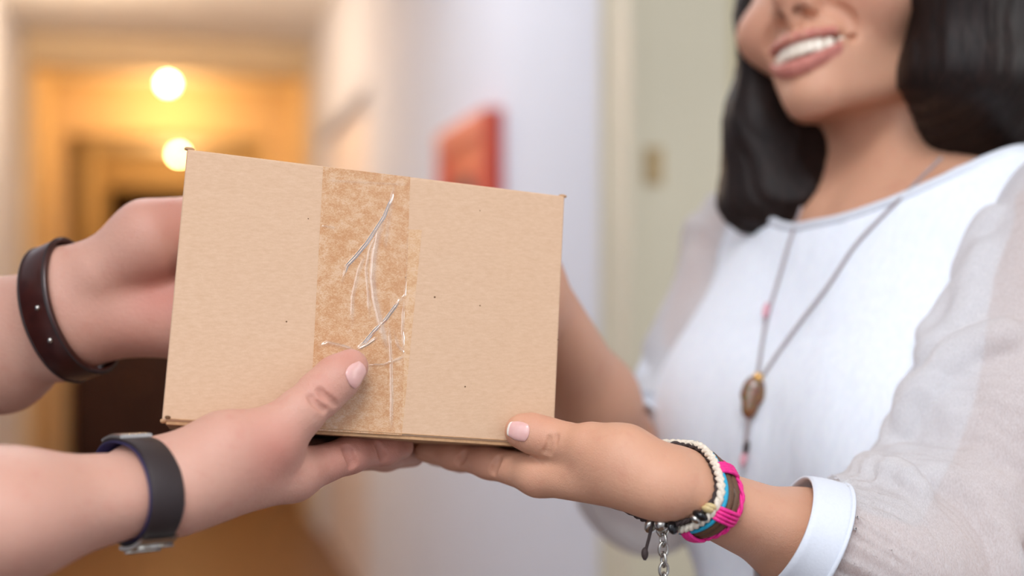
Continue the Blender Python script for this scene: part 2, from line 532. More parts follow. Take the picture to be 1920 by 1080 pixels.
# right wall: near doorway of the flat, plain wall, shallow recess with a pale door, then the far warm stretch
struct('wall_right', MB().box((XR, 2.02, 0), (XR+0.14, 5.1, CEIL)), M['wall'])
struct('wall_right_recess', MB().box((XR, 5.1, 2.15), (XR+0.14, 6.97, CEIL)).box((XR+0.10, 5.1, 0), (XR+0.14, 6.97, 2.15)).box((XR, 6.97, 0), (XR+0.14, 7.4, CEIL)), M['wall'])
struct('wall_right_far', MB().box((XR, 7.4, 0), (XR+0.14, 17.5, CEIL)), M['wall_warm'])
struct('wall_right_near', MB().box((XR, -1.85, 0), (XR+0.14, 0.35, CEIL)).box((XR, 0.35, 2.15), (XR+0.14, 2.02, CEIL)), M['wall'])
struct('wall_end', MB().box((XL-0.15, 17.4, 0), (XR+0.14, 17.6, CEIL)), M['wall_warm'])
# wall behind the photographer, opened for the added window
mb = MB(); yb = -1.85
mb.box((XL-0.15, yb, 0), (XR+0.14, yb+0.12, 0.95)).box((XL-0.15, yb, 2.5), (XR+0.14, yb+0.12, CEIL))
mb.box((XL-0.15, yb, 0.95), (-0.80, yb+0.12, 2.5)).box((0.58, yb, 0.95), (XR+0.14, yb+0.12, 2.5))
struct('wall_back', mb, M['wall'])
wf = MB()
for a, b in (((-0.80, 0.95), (0.58, 1.01)), ((-0.80, 2.44), (0.58, 2.5)), ((-0.80, 0.95), (-0.74, 2.5)), ((0.52, 0.95), (0.58, 2.5))):
    wf.box((a[0], yb+0.02, a[1]), (b[0], yb+0.09, b[1]))
w1 = struct('added_window_1', wf, M['white_metal'])  # unseen window added to carry the light from behind
# flat behind the door
struct('wall_flat_back', MB().box((2.6, -0.7, 0), (2.75, 2.6, CEIL)), M['wall'])
struct('wall_flat_far', MB().box((XR+0.14, 2.45, 0), (2.75, 2.6, CEIL)), M['wall'])
struct('wall_flat_near', MB().box((XR+0.14, -0.85, 0), (2.75, -0.7, CEIL)), M['wall'])

# beams and door frame crossing the corridor
struct('trim_1', MB().box((XL, 7.4, 2.56), (XR, 7.62, CEIL)).box((XL, 7.4, 0), (XL+0.04, 7.62, 2.56)).box((XR-0.03, 7.4, 0), (XR, 7.62, 2.56)), M['wall_warm'])
struct('trim_2', MB().box((XL, 9.0, 2.36), (XR, 9.2, CEIL)).box((XL, 9.0, 0), (XL+0.08, 9.2, 2.36)).box((0.53, 9.0, 0), (XR, 9.2, 2.36)), M['wall_warm'])
struct('trim_3', MB().box((XL, 13.9, 2.38), (XR, 14.1, CEIL)).box((XL, 13.9, 0), (XL+0.07, 14.1, 2.38)).box((0.55, 13.9, 0), (XR, 14.1, 2.38)), M['wall_warm'])
struct('baseboard_right', MB().box((XR-0.012, 2.10, 0), (XR, 5.1, 0.08)), M['wall'], 0.003)
struct('baseboard_left', MB().box((XL, -1.7, 0), (XL+0.012, 7.4, 0.08)), M['wall'], 0.003)

# flat door: frame on the wall, reveal, leaf swung into the flat
mb = MB()
mb.box((XR-0.022, 1.93, 0), (XR+0.001, 2.075, 2.20)).box((XR-0.022, 0.30, 2.10), (XR+0.001, 1.93, 2.20))
mb.box((XR-0.030, 2.055, 0), (XR-0.02, 2.075, 2.2))
mb.box((XR, 1.93, 0), (XR+0.15, 2.03, 2.15)).box((XR, 0.35, 0), (XR+0.15, 0.39, 2.15)).box((XR, 0.39, 2.10), (XR+0.15, 1.93, 2.15))
struct('trim_4', mb, M['frame'], 0.004)
door = MB().box((XR+0.16, 1.955, 0.01), (XR+1.02, 1.998, 2.09)).obj('door_1', M['door'], None, False, 0.003)
door['kind'] = 'structure'
for z in (0.35, 1.525):
    h = MB(); h.tube([(XR+0.012, 1.926, z-0.03), (XR+0.012, 1.926, z+0.03)], 0.006, 10).box((XR+0.0, 1.927, z-0.03), (XR+0.03, 1.931, z+0.03))
    h.obj('hinge', M['hinge'], door, False)
hd = MB().tube([(XR+0.95, 1.955, 1.05), (XR+0.95, 1.90, 1.05), (XR+0.84, 1.895, 1.05)], 0.009, 10).box((XR+0.93, 1.948, 0.96), (XR+0.97, 1.956, 1.12))
hd.obj('door_handle', M['brass'], door)
d2 = MB().box((XR+0.025, 5.25, 0.0), (XR+0.10, 6.85, 2.08)).obj('door_2', M['door_pink'], None, False, 0.003); d2['kind'] = 'structure'
MB().tube([(XR+0.025, 5.36, 1.05), (XR-0.025, 5.36, 1.05), (XR-0.03, 5.48, 1.05)], 0.009, 10).obj('door_handle', M['brass'], d2)
d3 = MB().box((-0.55, 17.36, 0.0), (0.40, 17.40, 2.05)).obj('door_3', M['darkwood'], None, False, 0.003); d3['kind'] = 'structure'

# red wall cabinet
rc = empty('wall_cabinet', (XR, 3.145, 1.44))
tag(rc, 'red wall cabinet with a dark grey centre on the white wall behind the box', 'wall cabinet')
y0, y1, z0, z1 = 2.86, 3.43, 1.13, 1.745
MB().box((XR-0.035, y0, z0), (XR, y1, z1)).obj('body', M['red'], rc, False, 0.004)
fr = MB(); w = 0.055
for lo, hi in (((y0, z0), (y1, z0+w)), ((y0, z1-w), (y1, z1)), ((y0, z0+w), (y0+w, z1-w)), ((y1-w, z0+w), (y1, z1-w))):
    fr.box((XR-0.047, lo[0], lo[1]), (XR-0.033, hi[0], hi[1]))
fr.obj('door_frame', M['red_light'], rc, False, 0.003)
rl = MB(); cy, cz = 3.12, 1.47
for r, x in ((0.125, 0.037), (0.085, 0.046), (0.045, 0.052)):
    a = [(XR-x, cy+r*math.cos(q), cz+r*math.sin(q)) for q in np.linspace(0, 2*math.pi, 29)[:-1]]
    rl.tube(a, 0.013, 8, closed=True)
rl.tube([(XR-0.036, cy, cz), (XR-0.040, cy, cz)], 0.13, 28)
rl.obj('hose_reel', M['reel'], rc)
MB().box((XR-0.058, y0+0.02, 1.40), (XR-0.046, y0+0.035, 1.50)).obj('handle', M['white_metal'], rc, False, 0.002)

# dark cabinet far down the corridor
cb = empty('cabinet', (-0.40, 10.35, 0)); tag(cb, 'dark brown wooden cabinet far down the corridor under the lamps', 'cabinet')
MB().box((-0.84, 10.15, 0.06), (0.10, 10.55, 1.02)).obj('body', M['darkwood'], cb, False, 0.006)
MB().box((-0.845, 10.13, 1.02), (0.12, 10.56, 1.05)).obj('top', M['darkwood'], cb, False, 0.004)
MB().box((-0.82, 10.18, 0), (0.08, 10.53, 0.06)).obj('plinth', M['darkwood'], cb, False)
for x in (-0.83, -0.365):
    dd = MB().box((x, 10.132, 0.08), (x+0.455, 10.15, 1.0)).obj('door', M['darkwood'], cb, False, 0.004)
    MB().ball((x+(0.42 if x < -0.5 else 0.035), 10.12, 0.6), 0.014).obj('knob', M['brass'], dd)

# ceiling lamps: glass globe on a short stem
def lamp(px_label, x, y, power, col=(1.0, 0.58, 0.22)):
    l = empty('ceiling_lamp', (x, y, CEIL)); tag(l, px_label, 'ceiling lamp', 'glowing ceiling lamps down the corridor')
    MB().tube([(x, y, CEIL), (x, y, CEIL-0.02)], 0.06, 20).obj('base', M['white_metal'], l, False)
    MB().tube([(x, y, CEIL-0.02), (x, y, CEIL-0.05)], 0.02, 12).obj('stem', M['white_metal'], l)
    MB().ball((x, y, CEIL-0.075), 0.026, None, 20, 14).obj('globe', M['lamp'], l)
    d = bpy.data.lights.new('lamp_light', 'POINT'); d.energy = power; d.color = col; d.shadow_soft_size = 0.05
    o = bpy.data.objects.new('lamp_light', d); COL.objects.link(o); o.parent = l; o.location = (0, 0, -0.30)
q = P(315, 160, 8.25); lamp('nearer of the two glowing ceiling lamps down the corridor', q[0], q[1], 13)
q = P(335, 293, 12.6); lamp('farther ceiling lamp glowing right above the corner of the box', q[0], q[1], 13)
q = (-0.55, 5.7); lamp('unseen ceiling lamp added before the beam to brighten wall and ceiling', q[0], q[1], 34, (1.0, 0.76, 0.54))  # lamp added out of view to light the wall, beam and ceiling
# out-of-frame panels added to house the overhead lights
for py_, lb in ((-0.60, 'added white ceiling panel over the landing, housing for unseen overhead light'), (2.70, 'added white ceiling panel further down, housing for unseen light on the wall')):
    pn = empty('added_ceiling_panel', (-0.20, py_, CEIL)); tag(pn, lb, 'ceiling light', 'added ceiling light panels')
    fr = MB()
    for lo, hi in (((-0.64, -0.44), (0.24, -0.41)), ((-0.64, 0.41), (0.24, 0.44)), ((-0.64, -0.41), (-0.61, 0.41)), ((0.21, -0.41), (0.24, 0.41))):
        fr.box((lo[0], py_+lo[1], CEIL-0.03), (hi[0], py_+hi[1], CEIL))
    fr.obj('frame', M['white_metal'], pn, False)
    MB().box((-0.61, py_-0.41, CEIL-0.012), (0.21, py_+0.41, CEIL)).obj('diffuser', M['ceiling'], pn, False)
# ------------------------------------------------------------------ cardboard box with its tape
BC = np.array([-0.06710788, 0.0065463, 0.63]); BW, BH, BT = 0.19234, 0.12947, 0.088
UA = np.array([0.95059249, 0.09582705, 0.29528138]); UB = np.array([-0.05018241, 0.98608895, -0.15846233])
UN = nrm([-0.238, 0.132, 0.962])
def bf(u, v, w=0.0):
    """box frame: u,v in -0.5..0.5 over the front face (v down), w metres behind the face -> camera frame"""
    return BC+UA*u*BW+UB*v*BH+UN*w
def bfw(u, v, w=0.0): return cf(*bf(u, v, w))
FN = np.cross(UA, UB); FN = FN/np.linalg.norm(FN)      # into the box, camera frame
def face_depth(px, py):
    r = np.array([(px-960)/FPX, (py-540)/FPX, 1.0]); return float(np.dot(BC, FN)/np.dot(r, FN))
def face_uv(px, py):
    r = np.array([(px-960)/FPX, (py-540)/FPX, 1.0]); q = r*face_depth(px, py)-BC
    return np.array([np.dot(q, UA)/BW, np.dot(q, UB)/BH])
NW = RIGHT*(-FN[0])+UP*FN[1]-FWD*FN[2]                 # world outward normal of the front face

t = NT('cardboard')
v = t.coords(); fib = t.noise(260, 5, 0.65, t.coords((1, 1, 3.2))); fine = t.noise(1500, 3, 0.6); blot = t.noise(22, 3)
speck = t.ramp(t.noise(190, 1, 0.4), [(0.775, (0, 0, 0, 1)), (0.80, (1, 1, 1, 1))])
c = t.ramp(fib, [(0.25, srgb(206, 170, 140)), (0.55, srgb(215, 181, 151)), (0.8, srgb(223, 191, 163))])
c = t.mix(t.math('MULTIPLY', blot, 0.35), c, srgb(210, 172, 138))
c = t.mix(t.math('MULTIPLY', fine, 0.14), c, srgb(160, 118, 86))
c = t.mix(t.math('MULTIPLY', speck, 0.0), c, srgb(110, 74, 48))
t.set(Base_Color=c, Roughness=0.88); t.b.inputs['Specular IOR Level'].default_value = 0.2
t.bump(t.math('ADD', fib, fine), 0.18, 0.0004)
M['card'] = t.m
M['card_edge'] = plain('cardboard_edge', (190, 148, 108), 0.9, var=0.15, scale=300)
M['card_dark'] = plain('dark_cardboard', (110, 78, 50), 0.9, var=0.2, scale=300)  # dark brown tone for the corner hole and specks

def tape_material(name, dark, mid, pale, thr):
    t = NT(name)
    at = t.n('ShaderNodeAttribute', attribute_name='lift')
    m1 = t.noise(170, 6, 0.75, t.coords((1, 1, 1.3))); m2 = t.noise(1300, 3, 0.7, t.coords((1, 1, 2.2)))
    k = t.math('ADD', t.math('MULTIPLY', m1, 0.50), t.math('MULTIPLY', m2, 0.50))
    c = t.ramp(k, [(thr-0.07, srgb(*dark)), (thr, srgb(*mid)), (thr+0.07, srgb(*pale))])
    c = t.mix(t.math('MULTIPLY', at.outputs['Fac'], 0.75), c, srgb(222, 184, 150))
    t.set(Base_Color=c, Roughness=0.55)
    t.b.inputs['Coat Weight'].default_value = 0.55; t.b.inputs['Coat Roughness'].default_value = 0.12
    t.b.inputs['Specular IOR Level'].default_value = 0.25
    h = t.noise(240, 3, 0.5); t.bump(h, 0.10, 0.0005)
    return t.m
M['tape'] = tape_material('packing_tape', (194, 138, 88), (206, 158, 112), (216, 178, 142), 0.50)
M['tape_thin'] = tape_material('packing_tape_second_strip', (200, 152, 108), (210, 168, 126), (216, 180, 146), 0.49)
t = NT('clear_film')
at = t.n('ShaderNodeAttribute', attribute_name='lift')
tr = t.n('ShaderNodeBsdfTransparent'); gl = t.n('ShaderNodeBsdfGlossy'); gl.inputs['Roughness'].default_value = 0.16
t.set(Base_Color=srgb(236, 222, 208), Roughness=0.25)
m1 = t.n('ShaderNodeMixShader'); t.l(t.math('MULTIPLY', at.outputs['Fac'], 0.16), m1.inputs[0]); t.l(tr.outputs[0], m1.inputs[1]); t.l(t.b.outputs[0], m1.inputs[2])
fr = t.n('ShaderNodeFresnel'); fr.inputs[0].default_value = 1.5
m2 = t.n('ShaderNodeMixShader'); t.l(t.math('ADD', t.math('MULTIPLY', fr.outputs[0], 1.0), t.math('MULTIPLY', at.outputs['Fac'], 0.11)), m2.inputs[0]); t.l(m1.outputs[0], m2.inputs[1]); t.l(gl.outputs[0], m2.inputs[2])
t.l(m2.outputs[0], t.out.inputs[0])
M['film'] = t.m

bx = empty('cardboard_box', tuple(bfw(0, 0.5, BT/2)))
tag(bx, 'small brown cardboard parcel box with clear packing tape held by four hands', 'box')
def box_part(name, u0, u1, v0, v1, w0, w1, mat, bevel, puff=0.0, parent=bx):
    bm = bmesh.new()
    vs = {}
    n = 8
    pts = [bfw(u, v, w) for w in (w0, w1) for v in (v0, v1) for u in (u0, u1)]
    me_v = [bm.verts.new(p) for p in pts]
    for q in ((0, 1, 3, 2), (4, 6, 7, 5), (0, 4, 5, 1), (2, 3, 7, 6), (0, 2, 6, 4), (1, 5, 7, 3)): bm.faces.new([me_v[i] for i in q])
    bmesh.ops.recalc_face_normals(bm, faces=bm.faces)
    bmesh.ops.bevel(bm, geom=list(bm.edges), offset=bevel, segments=3, profile=0.6, affect='EDGES')
    V = np.array([v.co[:] for v in bm.verts]); F = [tuple(v.index for v in f.verts) for f in bm.faces]
    bm.verts.index_update(); F = [tuple(v.index for v in f.verts) for f in bm.faces]; bm.free()
    return mesh_obj(name, V, F, mat, parent, smooth=False)
box_part('body', -0.5, 0.5, -0.5, 0.5, 0.0, BT, M['card'], 0.0012)
box_part('bottom_flap', -0.490, 0.501, 0.496, 0.5135, 0.0010, BT-0.002, M['card_edge'], 0.0006)
box_part('fold_line', -0.49, 0.497, 0.4905, 0.4945, -0.00035, 0.001, M['card_edge'], 0.0003)
# crushed corner tips where the flaps meet
for (u, v, su, sv, sz) in ((-0.4945, -0.504, 0.0026, 0.0011, 1), (0.4965, -0.5015, 0.0024, 0.0010, 1), (-0.4965, 0.5010, 0.0016, 0.0012, 1)):
    p = bfw(u, v, 0.002); A = cf(*UA)-EYE; B = cf(*UB)-EYE; N = np.cross(A, B)
    MB().ball(p, (su, sv, 0.0018), np.stack([nrm(A), nrm(B), nrm(N)], 1), 10, 7).obj('crushed_corner', M['card_edge'], bx)
MB().ball(bfw(-0.487, 0.488, -0.0002), (0.0014, 0.0009, 0.0006), np.stack([nrm(cf(*UA)-EYE), nrm(cf(*UB)-EYE), nrm(NW)], 1), 10, 7).obj('corner_hole', M['card_dark'], bx)

def seg_dist(p, poly):
    """distance of points p (N,2) to a polyline and the position along it 0..1"""
    poly = np.asarray(poly, float); best = np.full(len(p), 1e9); tt = np.zeros(len(p))
    L = np.r_[0, np.cumsum(np.linalg.norm(np.diff(poly, axis=0), axis=1))]
    for i in range(len(poly)-1):
        a, b = poly[i], poly[i+1]; ab = b-a
        h = np.clip(((p-a)@ab)/max(ab@ab, 1e-12), 0, 1); d = np.linalg.norm(p-a-h[:, None]*ab, axis=1)
        m = d < best; best[m] = d[m]; tt[m] = (L[i]+h[m]*(L[i+1]-L[i]))/L[-1]
    return best, tt
def mm(px_poly):
    uv = np.array([face_uv(*q) for q in px_poly]); return uv*np.array([BW, BH])
WR = [  # polyline in photo pixels, height mm, half width mm
    ([(738, 350), (734, 372), (719, 408), (702, 434), (686, 458), (666, 482), (650, 499), (641, 528)], 1.3, 0.75),
    ([(724, 400), (708, 440), (701, 480), (698, 520), (702, 560), (712, 602), (722, 640), (730, 668)], 0.8, 1.7),
    ([(712, 425), (692, 470), (686, 505), (690, 550), (693, 600)], 0.55, 0.8),
    ([(752, 558), (741, 574), (722, 600), (700, 622), (681, 645), (666, 656)], 1.3, 0.7),
    ([(708, 632), (690, 645), (668, 657)], 0.9, 0.7),
    ([(598, 650), (614, 643), (640, 649), (664, 657)], 0.8, 1.0),
    ([(687, 685), (718, 684), (748, 673), (760, 667)], 0.7, 0.6),
    ([(728, 604), (733, 680), (734, 740), (733, 812)], 0.6, 0.9),
    ([(688, 470), (672, 508), (661, 556), (659, 610)], 0.5, 1.1),
    ([(766, 430), (764, 500), (760, 552), (742, 574)], 0.5, 0.7),
    ([(757, 560), (754, 620), (760, 664), (746, 650), (737, 618)], 0.5, 0.8),
    ([(736, 360), (727, 420), (721, 470)], 0.4, 1.2),
    ([(602, 424), (628, 428)], 0.5, 0.6),
    ([(607, 338), (690, 343), (768, 347)], 0.35, 0.8),
]
WRM = [(mm(p), h*0.85e-3, w*0.8e-3) for p, h, w in WR]
def wrinkle(xy):
    h = np.zeros(len(xy))
    for poly, H, w in WRM:
        d, tt = seg_dist(xy, poly)
        e = np.clip(np.minimum(tt, 1-tt)*6, 0.15, 1)
        h = np.maximum(h, H*e*np.exp(-(d/w)**2))
    return h
def tape(name, quad, off, mat, nu, nv, wr, rag=0.0):
    uv = [face_uv(*q) for q in quad]
    s = np.linspace(0, 1, nu); r = np.linspace(0, 1, nv); S, R_ = np.meshgrid(s, r); S = S.ravel(); R_ = R_.ravel()
    U = ((1-S)*(1-R_))[:, None]*uv[0]+(S*(1-R_))[:, None]*uv[1]+(S*R_)[:, None]*uv[2]+((1-S)*R_)[:, None]*uv[3]
    h = wrinkle(U*np.array([BW, BH])) if wr else np.zeros(len(U))
    edge = np.clip(np.minimum.reduce([S, 1-S])*nu/2.0, 0, 1)
    C = BC+U[:, :1]*BW*UA+U[:, 1:]*BH*UB-FN*(off+h*np.clip(edge, 0, 1))[:, None]
    V = EYE+C[:, :1]*RIGHT-C[:, 1:2]*UP+C[:, 2:]*FWD
    F = np.array([(j*nu+i+1, (j+1)*nu+i+1, (j+1)*nu+i, j*nu+i) for j in range(nv-1) for i in range(nu-1)])
    o = mesh_obj(name, V, F, mat, bx)
    a = o.data.attributes.new('lift', 'FLOAT', 'POINT'); a.data.foreach_set('value', np.clip(h/0.0007, 0, 1).astype(np.float32))
    return o
tape('tape_strip', [(606, 312.5), (769, 332), (752.5, 816), (580, 806.5)], 0.00012, M['tape'], 30, 60, False)
tape('tape_film', [(606.5, 313), (768.5, 332.4), (752, 815.5), (580.5, 806)], 0.00030, M['film'], 150, 400, True)
tape('tape_strip', [(640, 426), (791, 431), (753.5, 816), (600, 806)], 0.00006, M['tape_thin'], 40, 90, False)
# small dirt specks on the front panel
for i, (px, py, r) in enumerate(((815, 557, 0.7), (900, 573, 0.5), (872, 725, 0.6), (537, 603, 0.6), (578, 410, 0.4), (760, 520, 0.4), (1046, 637, 0.5), (900, 395, 0.4))):
    d = face_depth(px, py); c = P(px, py, d)+NW*0.0001
    MB().ball(c, (r*0.001*0.7, r*0.001*0.7, 0.00012), np.stack([nrm(np.cross(NW, UP)), nrm(np.cross(NW, np.cross(NW, UP))), NW], 1), 8, 5).obj('speck', M['card_dark'], bx)
# ------------------------------------------------------------------ people: shared builders
def cv(v):
    """camera-frame direction -> world direction"""
    return v[0]*RIGHT-v[1]*UP+v[2]*FWD
def back_z(x, y):
    q = BC+UN*BT; return q[2]-(FN[0]*(x-q[0])+FN[1]*(y-q[1]))/FN[2]
UNRM = np.cross(UN, UA); UNRM = UNRM/np.linalg.norm(UNRM)
if UNRM[1] < 0: UNRM = -UNRM                                  # underside normal, pointing down
def under_y(x, z):
    q = bf(0, 0.5135); return q[1]-(UNRM[0]*(x-q[0])+UNRM[2]*(z-q[2]))/UNRM[1]
def camf(px, py, d): return np.array([(px-960.0)/FPX*d, (py-540.0)/FPX*d, d])
def W3(c): return cf(*c)

def chain(pts, rad, n=None, fl=1.0):
    return [Cone(pts[i], pts[i+1], rad[i], rad[i+1], n, fl) for i in range(len(pts)-1)]

def head_frame(yaw, pitch, roll):
    ps, p, ro = (math.radians(a) for a in (yaw, pitch, roll))
    f = np.array([-math.sin(ps)*math.cos(p), math.sin(p), -math.cos(ps)*math.cos(p)])
    l = np.array([math.cos(ps), 0, -math.sin(ps)]); u = np.cross(f, l)
    if u[1] > 0: u = -u
    l2 = l*math.cos(ro)+u*math.sin(ro); u2 = u*math.cos(ro)-l*math.sin(ro)
    return np.stack([cv(l2), cv(f), cv(u2)], 1)               # columns: subject's left, forward, up (world)

def head(sc, Mh, O, s, male=False):
    """adds a head to sculpt sc; local mm: x = subject's left, y = forward, z = up, origin between the ears"""
    def T(x, y, z): return O+Mh@(np.array([x, y, z])*0.001*s)
    def E(c, r, k, op='add'):
        q = Ell(T(*c), np.array(r)*0.001*s, Mh)
        (sc.add if op == 'add' else sc.carve)(q, k)
    def Cn(a, b, ra, rb, k, op='add'):
        q = Cone(T(*a), T(*b), ra*0.001*s, rb*0.001*s)
        (sc.add if op == 'add' else sc.carve)(q, k)
    E((0, -6, 46), (70, 93, 78), 0.02)
    E((0, 36, 0), (54, 53, 66), 0.022)
    for x in (-1, 1):
        Cn((x*45, 8, -46), (x*12, 68, -70), 11, 9.5, 0.020)
        Cn((x*50, 6, -10), (x*45, 8, -46), 15, 11, 0.02)
        E((x*40, 57.5, -11), (22.5, 25.5, 20), 0.016)
    E((0, 76, -71), (15, 12.5, 11), 0.012)
    E((0, 62, -46), (31, 29, 25), 0.014)
    # nose
    Cn((0, 80, 28), (0, 99, -10), 8, 8.5, 0.010); E((0, 101, -13), (9.5, 9.5, 8.5), 0.006)
    for x in (-1, 1): E((x*12.5, 90, -17), (6.5, 9, 7), 0.005)
    Cn((0, 97, -22), (0, 92, -28), 5.5, 5, 0.006)
    # brow ridge, sockets, lids
    Cn((-34, 78, 40), (34, 78, 40), 9, 9, 0.012)
    for x in (-1, 1):
        E((x*31, 92, 26), (16, 12, 10), 0.012, 'cut')
        E((x*31, 72, 26), (15, 13.5, 11.5), 0.005)
    # lips on a smile arc
    def arc(w, z0, z1, yf, n=9):
        a = []
        for i in range(n):
            q = -1+2*i/(n-1); a.append((w*q, yf-18.5*q*q, z0+(z1-z0)*q*q))
        return a
    if male: up_, lo_ = arc(26, -41, -43, 93), arc(26, -50, -45, 92)
    else: up_, lo_ = arc(27.5, -39.5, -37.0, 93.5), arc(27.5, -58.5, -39.5, 92.5)
    n = len(up_)
    for i in range(n-1):
        q = 1-abs(-1+2*(i+0.5)/(n-1))**2
        Cn(up_[i], up_[i+1], 2.0+1.7*q, 2.0+1.7*q, 0.004)
        Cn(lo_[i], lo_[i+1], 1.8+2.9*q, 1.8+2.9*q, 0.004)
    if not male:
        for i in range(n-1):                                      # the open smile
            a = (np.array(up_[i])+np.array(lo_[i]))/2; b = (np.array(up_[i+1])+np.array(lo_[i+1]))/2
            gap = 0.5*(abs(up_[i][2]-lo_[i][2])+abs(up_[i+1][2]-lo_[i+1][2]))/2
            r = max(1.0, gap*0.72)
            for dy in (0, -7): Cn(tuple(a+[0, dy+2, -0.3]), tuple(b+[0, dy+2, -0.3]), r, r, 0.0015, 'cut')
        FOLDS = []
        for x in (-1, 1):                                         # smile folds
            pts = [(x*16, 94, -15), (x*24, 89, -22), (x*31.5, 81.5, -31), (x*34, 76.5, -41)]
            q = sc.snap(catmull([T(*p_) for p_ in pts], 4), 0.0002, 5)
            FOLDS += [Cone(q[i], q[i+1], 0.0019, 0.0019) for i in range(len(q)-1)]
    if not male:
        for c in FOLDS: sc.carve(c, 0.006)
    for x in (-1, 1): E((x*6.3, 97.5, -24.5), (3.6, 5.0, 2.8), 0.002, 'cut')
    for x in (-1, 1):                                             # ears
        E((x*71, -8, 6), (7, 17, 30), 0.006); E((x*77, -3, 9), (5, 9, 17), 0.003, 'cut')
    return T, up_, lo_

def head_flush(V, T, s, up_, lo_, male=False):
    rgb = np.zeros((len(V), 3))
    for arc_, r in ((up_[1:-1], 0.0052), (lo_[1:-1], 0.0068)):
        P_ = catmull([T(*q) for q in arc_], 4)
        d = np.min(np.linalg.norm(V[:, None, :]-P_[None], axis=2), axis=1) if len(V) < 4000 else None
        if d is None:
            near = np.nonzero(np.linalg.norm(V-P_.mean(0), axis=1) < 0.06)[0]; d = np.full(len(V), 1.0)
            d[near] = np.min(np.linalg.norm(V[near][:, None, :]-P_[None], axis=2), axis=1)
        rgb[:, 1] = np.maximum(rgb[:, 1], np.clip((r*1.0*s-d)/0.0012, 0, 1)*(0.35 if male else 0.68))
    for x in (-1, 1):
        rgb[:, 0] = np.maximum(rgb[:, 0], 0.35*blob(V, T(x*40, 78, -10), 0.024))
        rgb[:, 2] = np.maximum(rgb[:, 2], 0.85*blob(V, T(x*6.3, 97, -23.5), 0.0042))
        b0 = T(x*18, 87, 42); b1 = T(x*44, 76, 45)
        near = np.nonzero(np.linalg.norm(V-(b0+b1)/2, axis=1) < 0.04)[0]
        if len(near):
            h = np.clip(((V[near]-b0)@(b1-b0))/((b1-b0)@(b1-b0)), 0, 1); d = np.linalg.norm(V[near]-b0-h[:, None]*(b1-b0), axis=1)
            rgb[near, 2] = np.maximum(rgb[near, 2], np.clip((0.0055-d)/0.002, 0, 1)*0.9)
    rgb[:, 0] = np.maximum(rgb[:, 0], 0.30*blob(V, T(0, 106, -13), 0.012))
    return rgb

def eyes(T, Mh, s, parent, iris):
    for x in (-1, 1):
        e = MB().ball(T(x*31, 74.5, 26), 0.0118*s, Mh, 20, 14).obj('eyeball', M['eye'], parent)
        f = Mh[:, 1]
        MB().ball(T(x*31, 86.0, 25.5), (0.0056*s, 0.0014*s, 0.0056*s), Mh, 18, 8).obj('iris', iris, e)
        MB().ball(T(x*31, 87.0, 25.5), (0.0026*s, 0.0010*s, 0.0026*s), Mh, 14, 8).obj('pupil', M['black'], e)

def ring_on(sc, c, axis, off, n=72, up=None):
    """closed ring around a limb: points lie off metres above the skin, in the plane through c across axis"""
    axis = nrm(axis); u = np.array([0, 0, 1.0]) if up is None else np.asarray(up, float)
    u = nrm(u-axis*np.dot(u, axis)); w = np.cross(axis, u)
    th = np.linspace(0, 2*math.pi, n, endpoint=False)
    D = np.cos(th)[:, None]*u+np.sin(th)[:, None]*w
    t = np.full(n, 0.002)
    for _ in range(30):
        t = t+(off-sc.dist(c+D*t[:, None]))*0.85
    return c+D*t[:, None], D
def strap(pts, D, axis, width, thick, closed=True):
    """flat band along pts, D = outward directions"""
    axis = nrm(axis); V = []; F = []; n = len(pts)
    prof = [(-0.5, 0), (-0.5, 0.75), (-0.42, 1), (0.42, 1), (0.5, 0.75), (0.5, 0)]
    for p, d in zip(pts, D):
        for a, b in prof: V.append(p+axis*a*width+d*b*thick)
    k = len(prof); m = n if closed else n-1
    for i in range(m):
        j = (i+1) % n
        for q in range(k): F.append((i*k+q, i*k+(q+1) % k, j*k+(q+1) % k, j*k+q))
    if not closed: F += [tuple(range(k)), tuple((n-1)*k+q for q in reversed(range(k)))]
    return np.array(V), F

M['skin_man'] = skin_material('skin_fair', (208, 162, 142), (196, 122, 106), 0.55)
M['skin_woman'] = skin_material('skin_tan', (212, 162, 132), (198, 130, 108), 0.40)
def nail_mat(name, c0, c1):
    t = NT(name); nz = t.noise(180, 2)
    t.set(Base_Color=t.ramp(nz, [(0.3, srgb(*c0)), (0.7, srgb(*c1))]), Roughness=0.28)
    t.b.inputs['Subsurface Weight'].default_value = 0.15; t.b.inputs['Subsurface Scale'].default_value = 0.002
    t.b.inputs['Coat Weight'].default_value = 0.4; t.b.inputs['Coat Roughness'].default_value = 0.2
    return t.m
M['nail'] = nail_mat('nail_pink', (222, 168, 160), (230, 182, 174))
M['nail_tip'] = nail_mat('nail_white_edge', (238, 226, 214), (244, 234, 224))
M['eye'] = plain('eye_white', (238, 234, 230), 0.15, var=0.02)
M['iris_brown'] = plain('iris_brown', (84, 52, 30), 0.2, var=0.3, scale=900)
M['black'] = plain('black', (12, 11, 11), 0.3, var=0.1)
M['teeth'] = plain('tooth_enamel', (230, 218, 200), 0.22, var=0.02)
M['mouth'] = plain('mouth_inside', (120, 50, 48), 0.5, var=0.1)

# ------------------------------------------------------------------ the man handing over the box (arms in view, body left of the frame)
man = Sculpt()
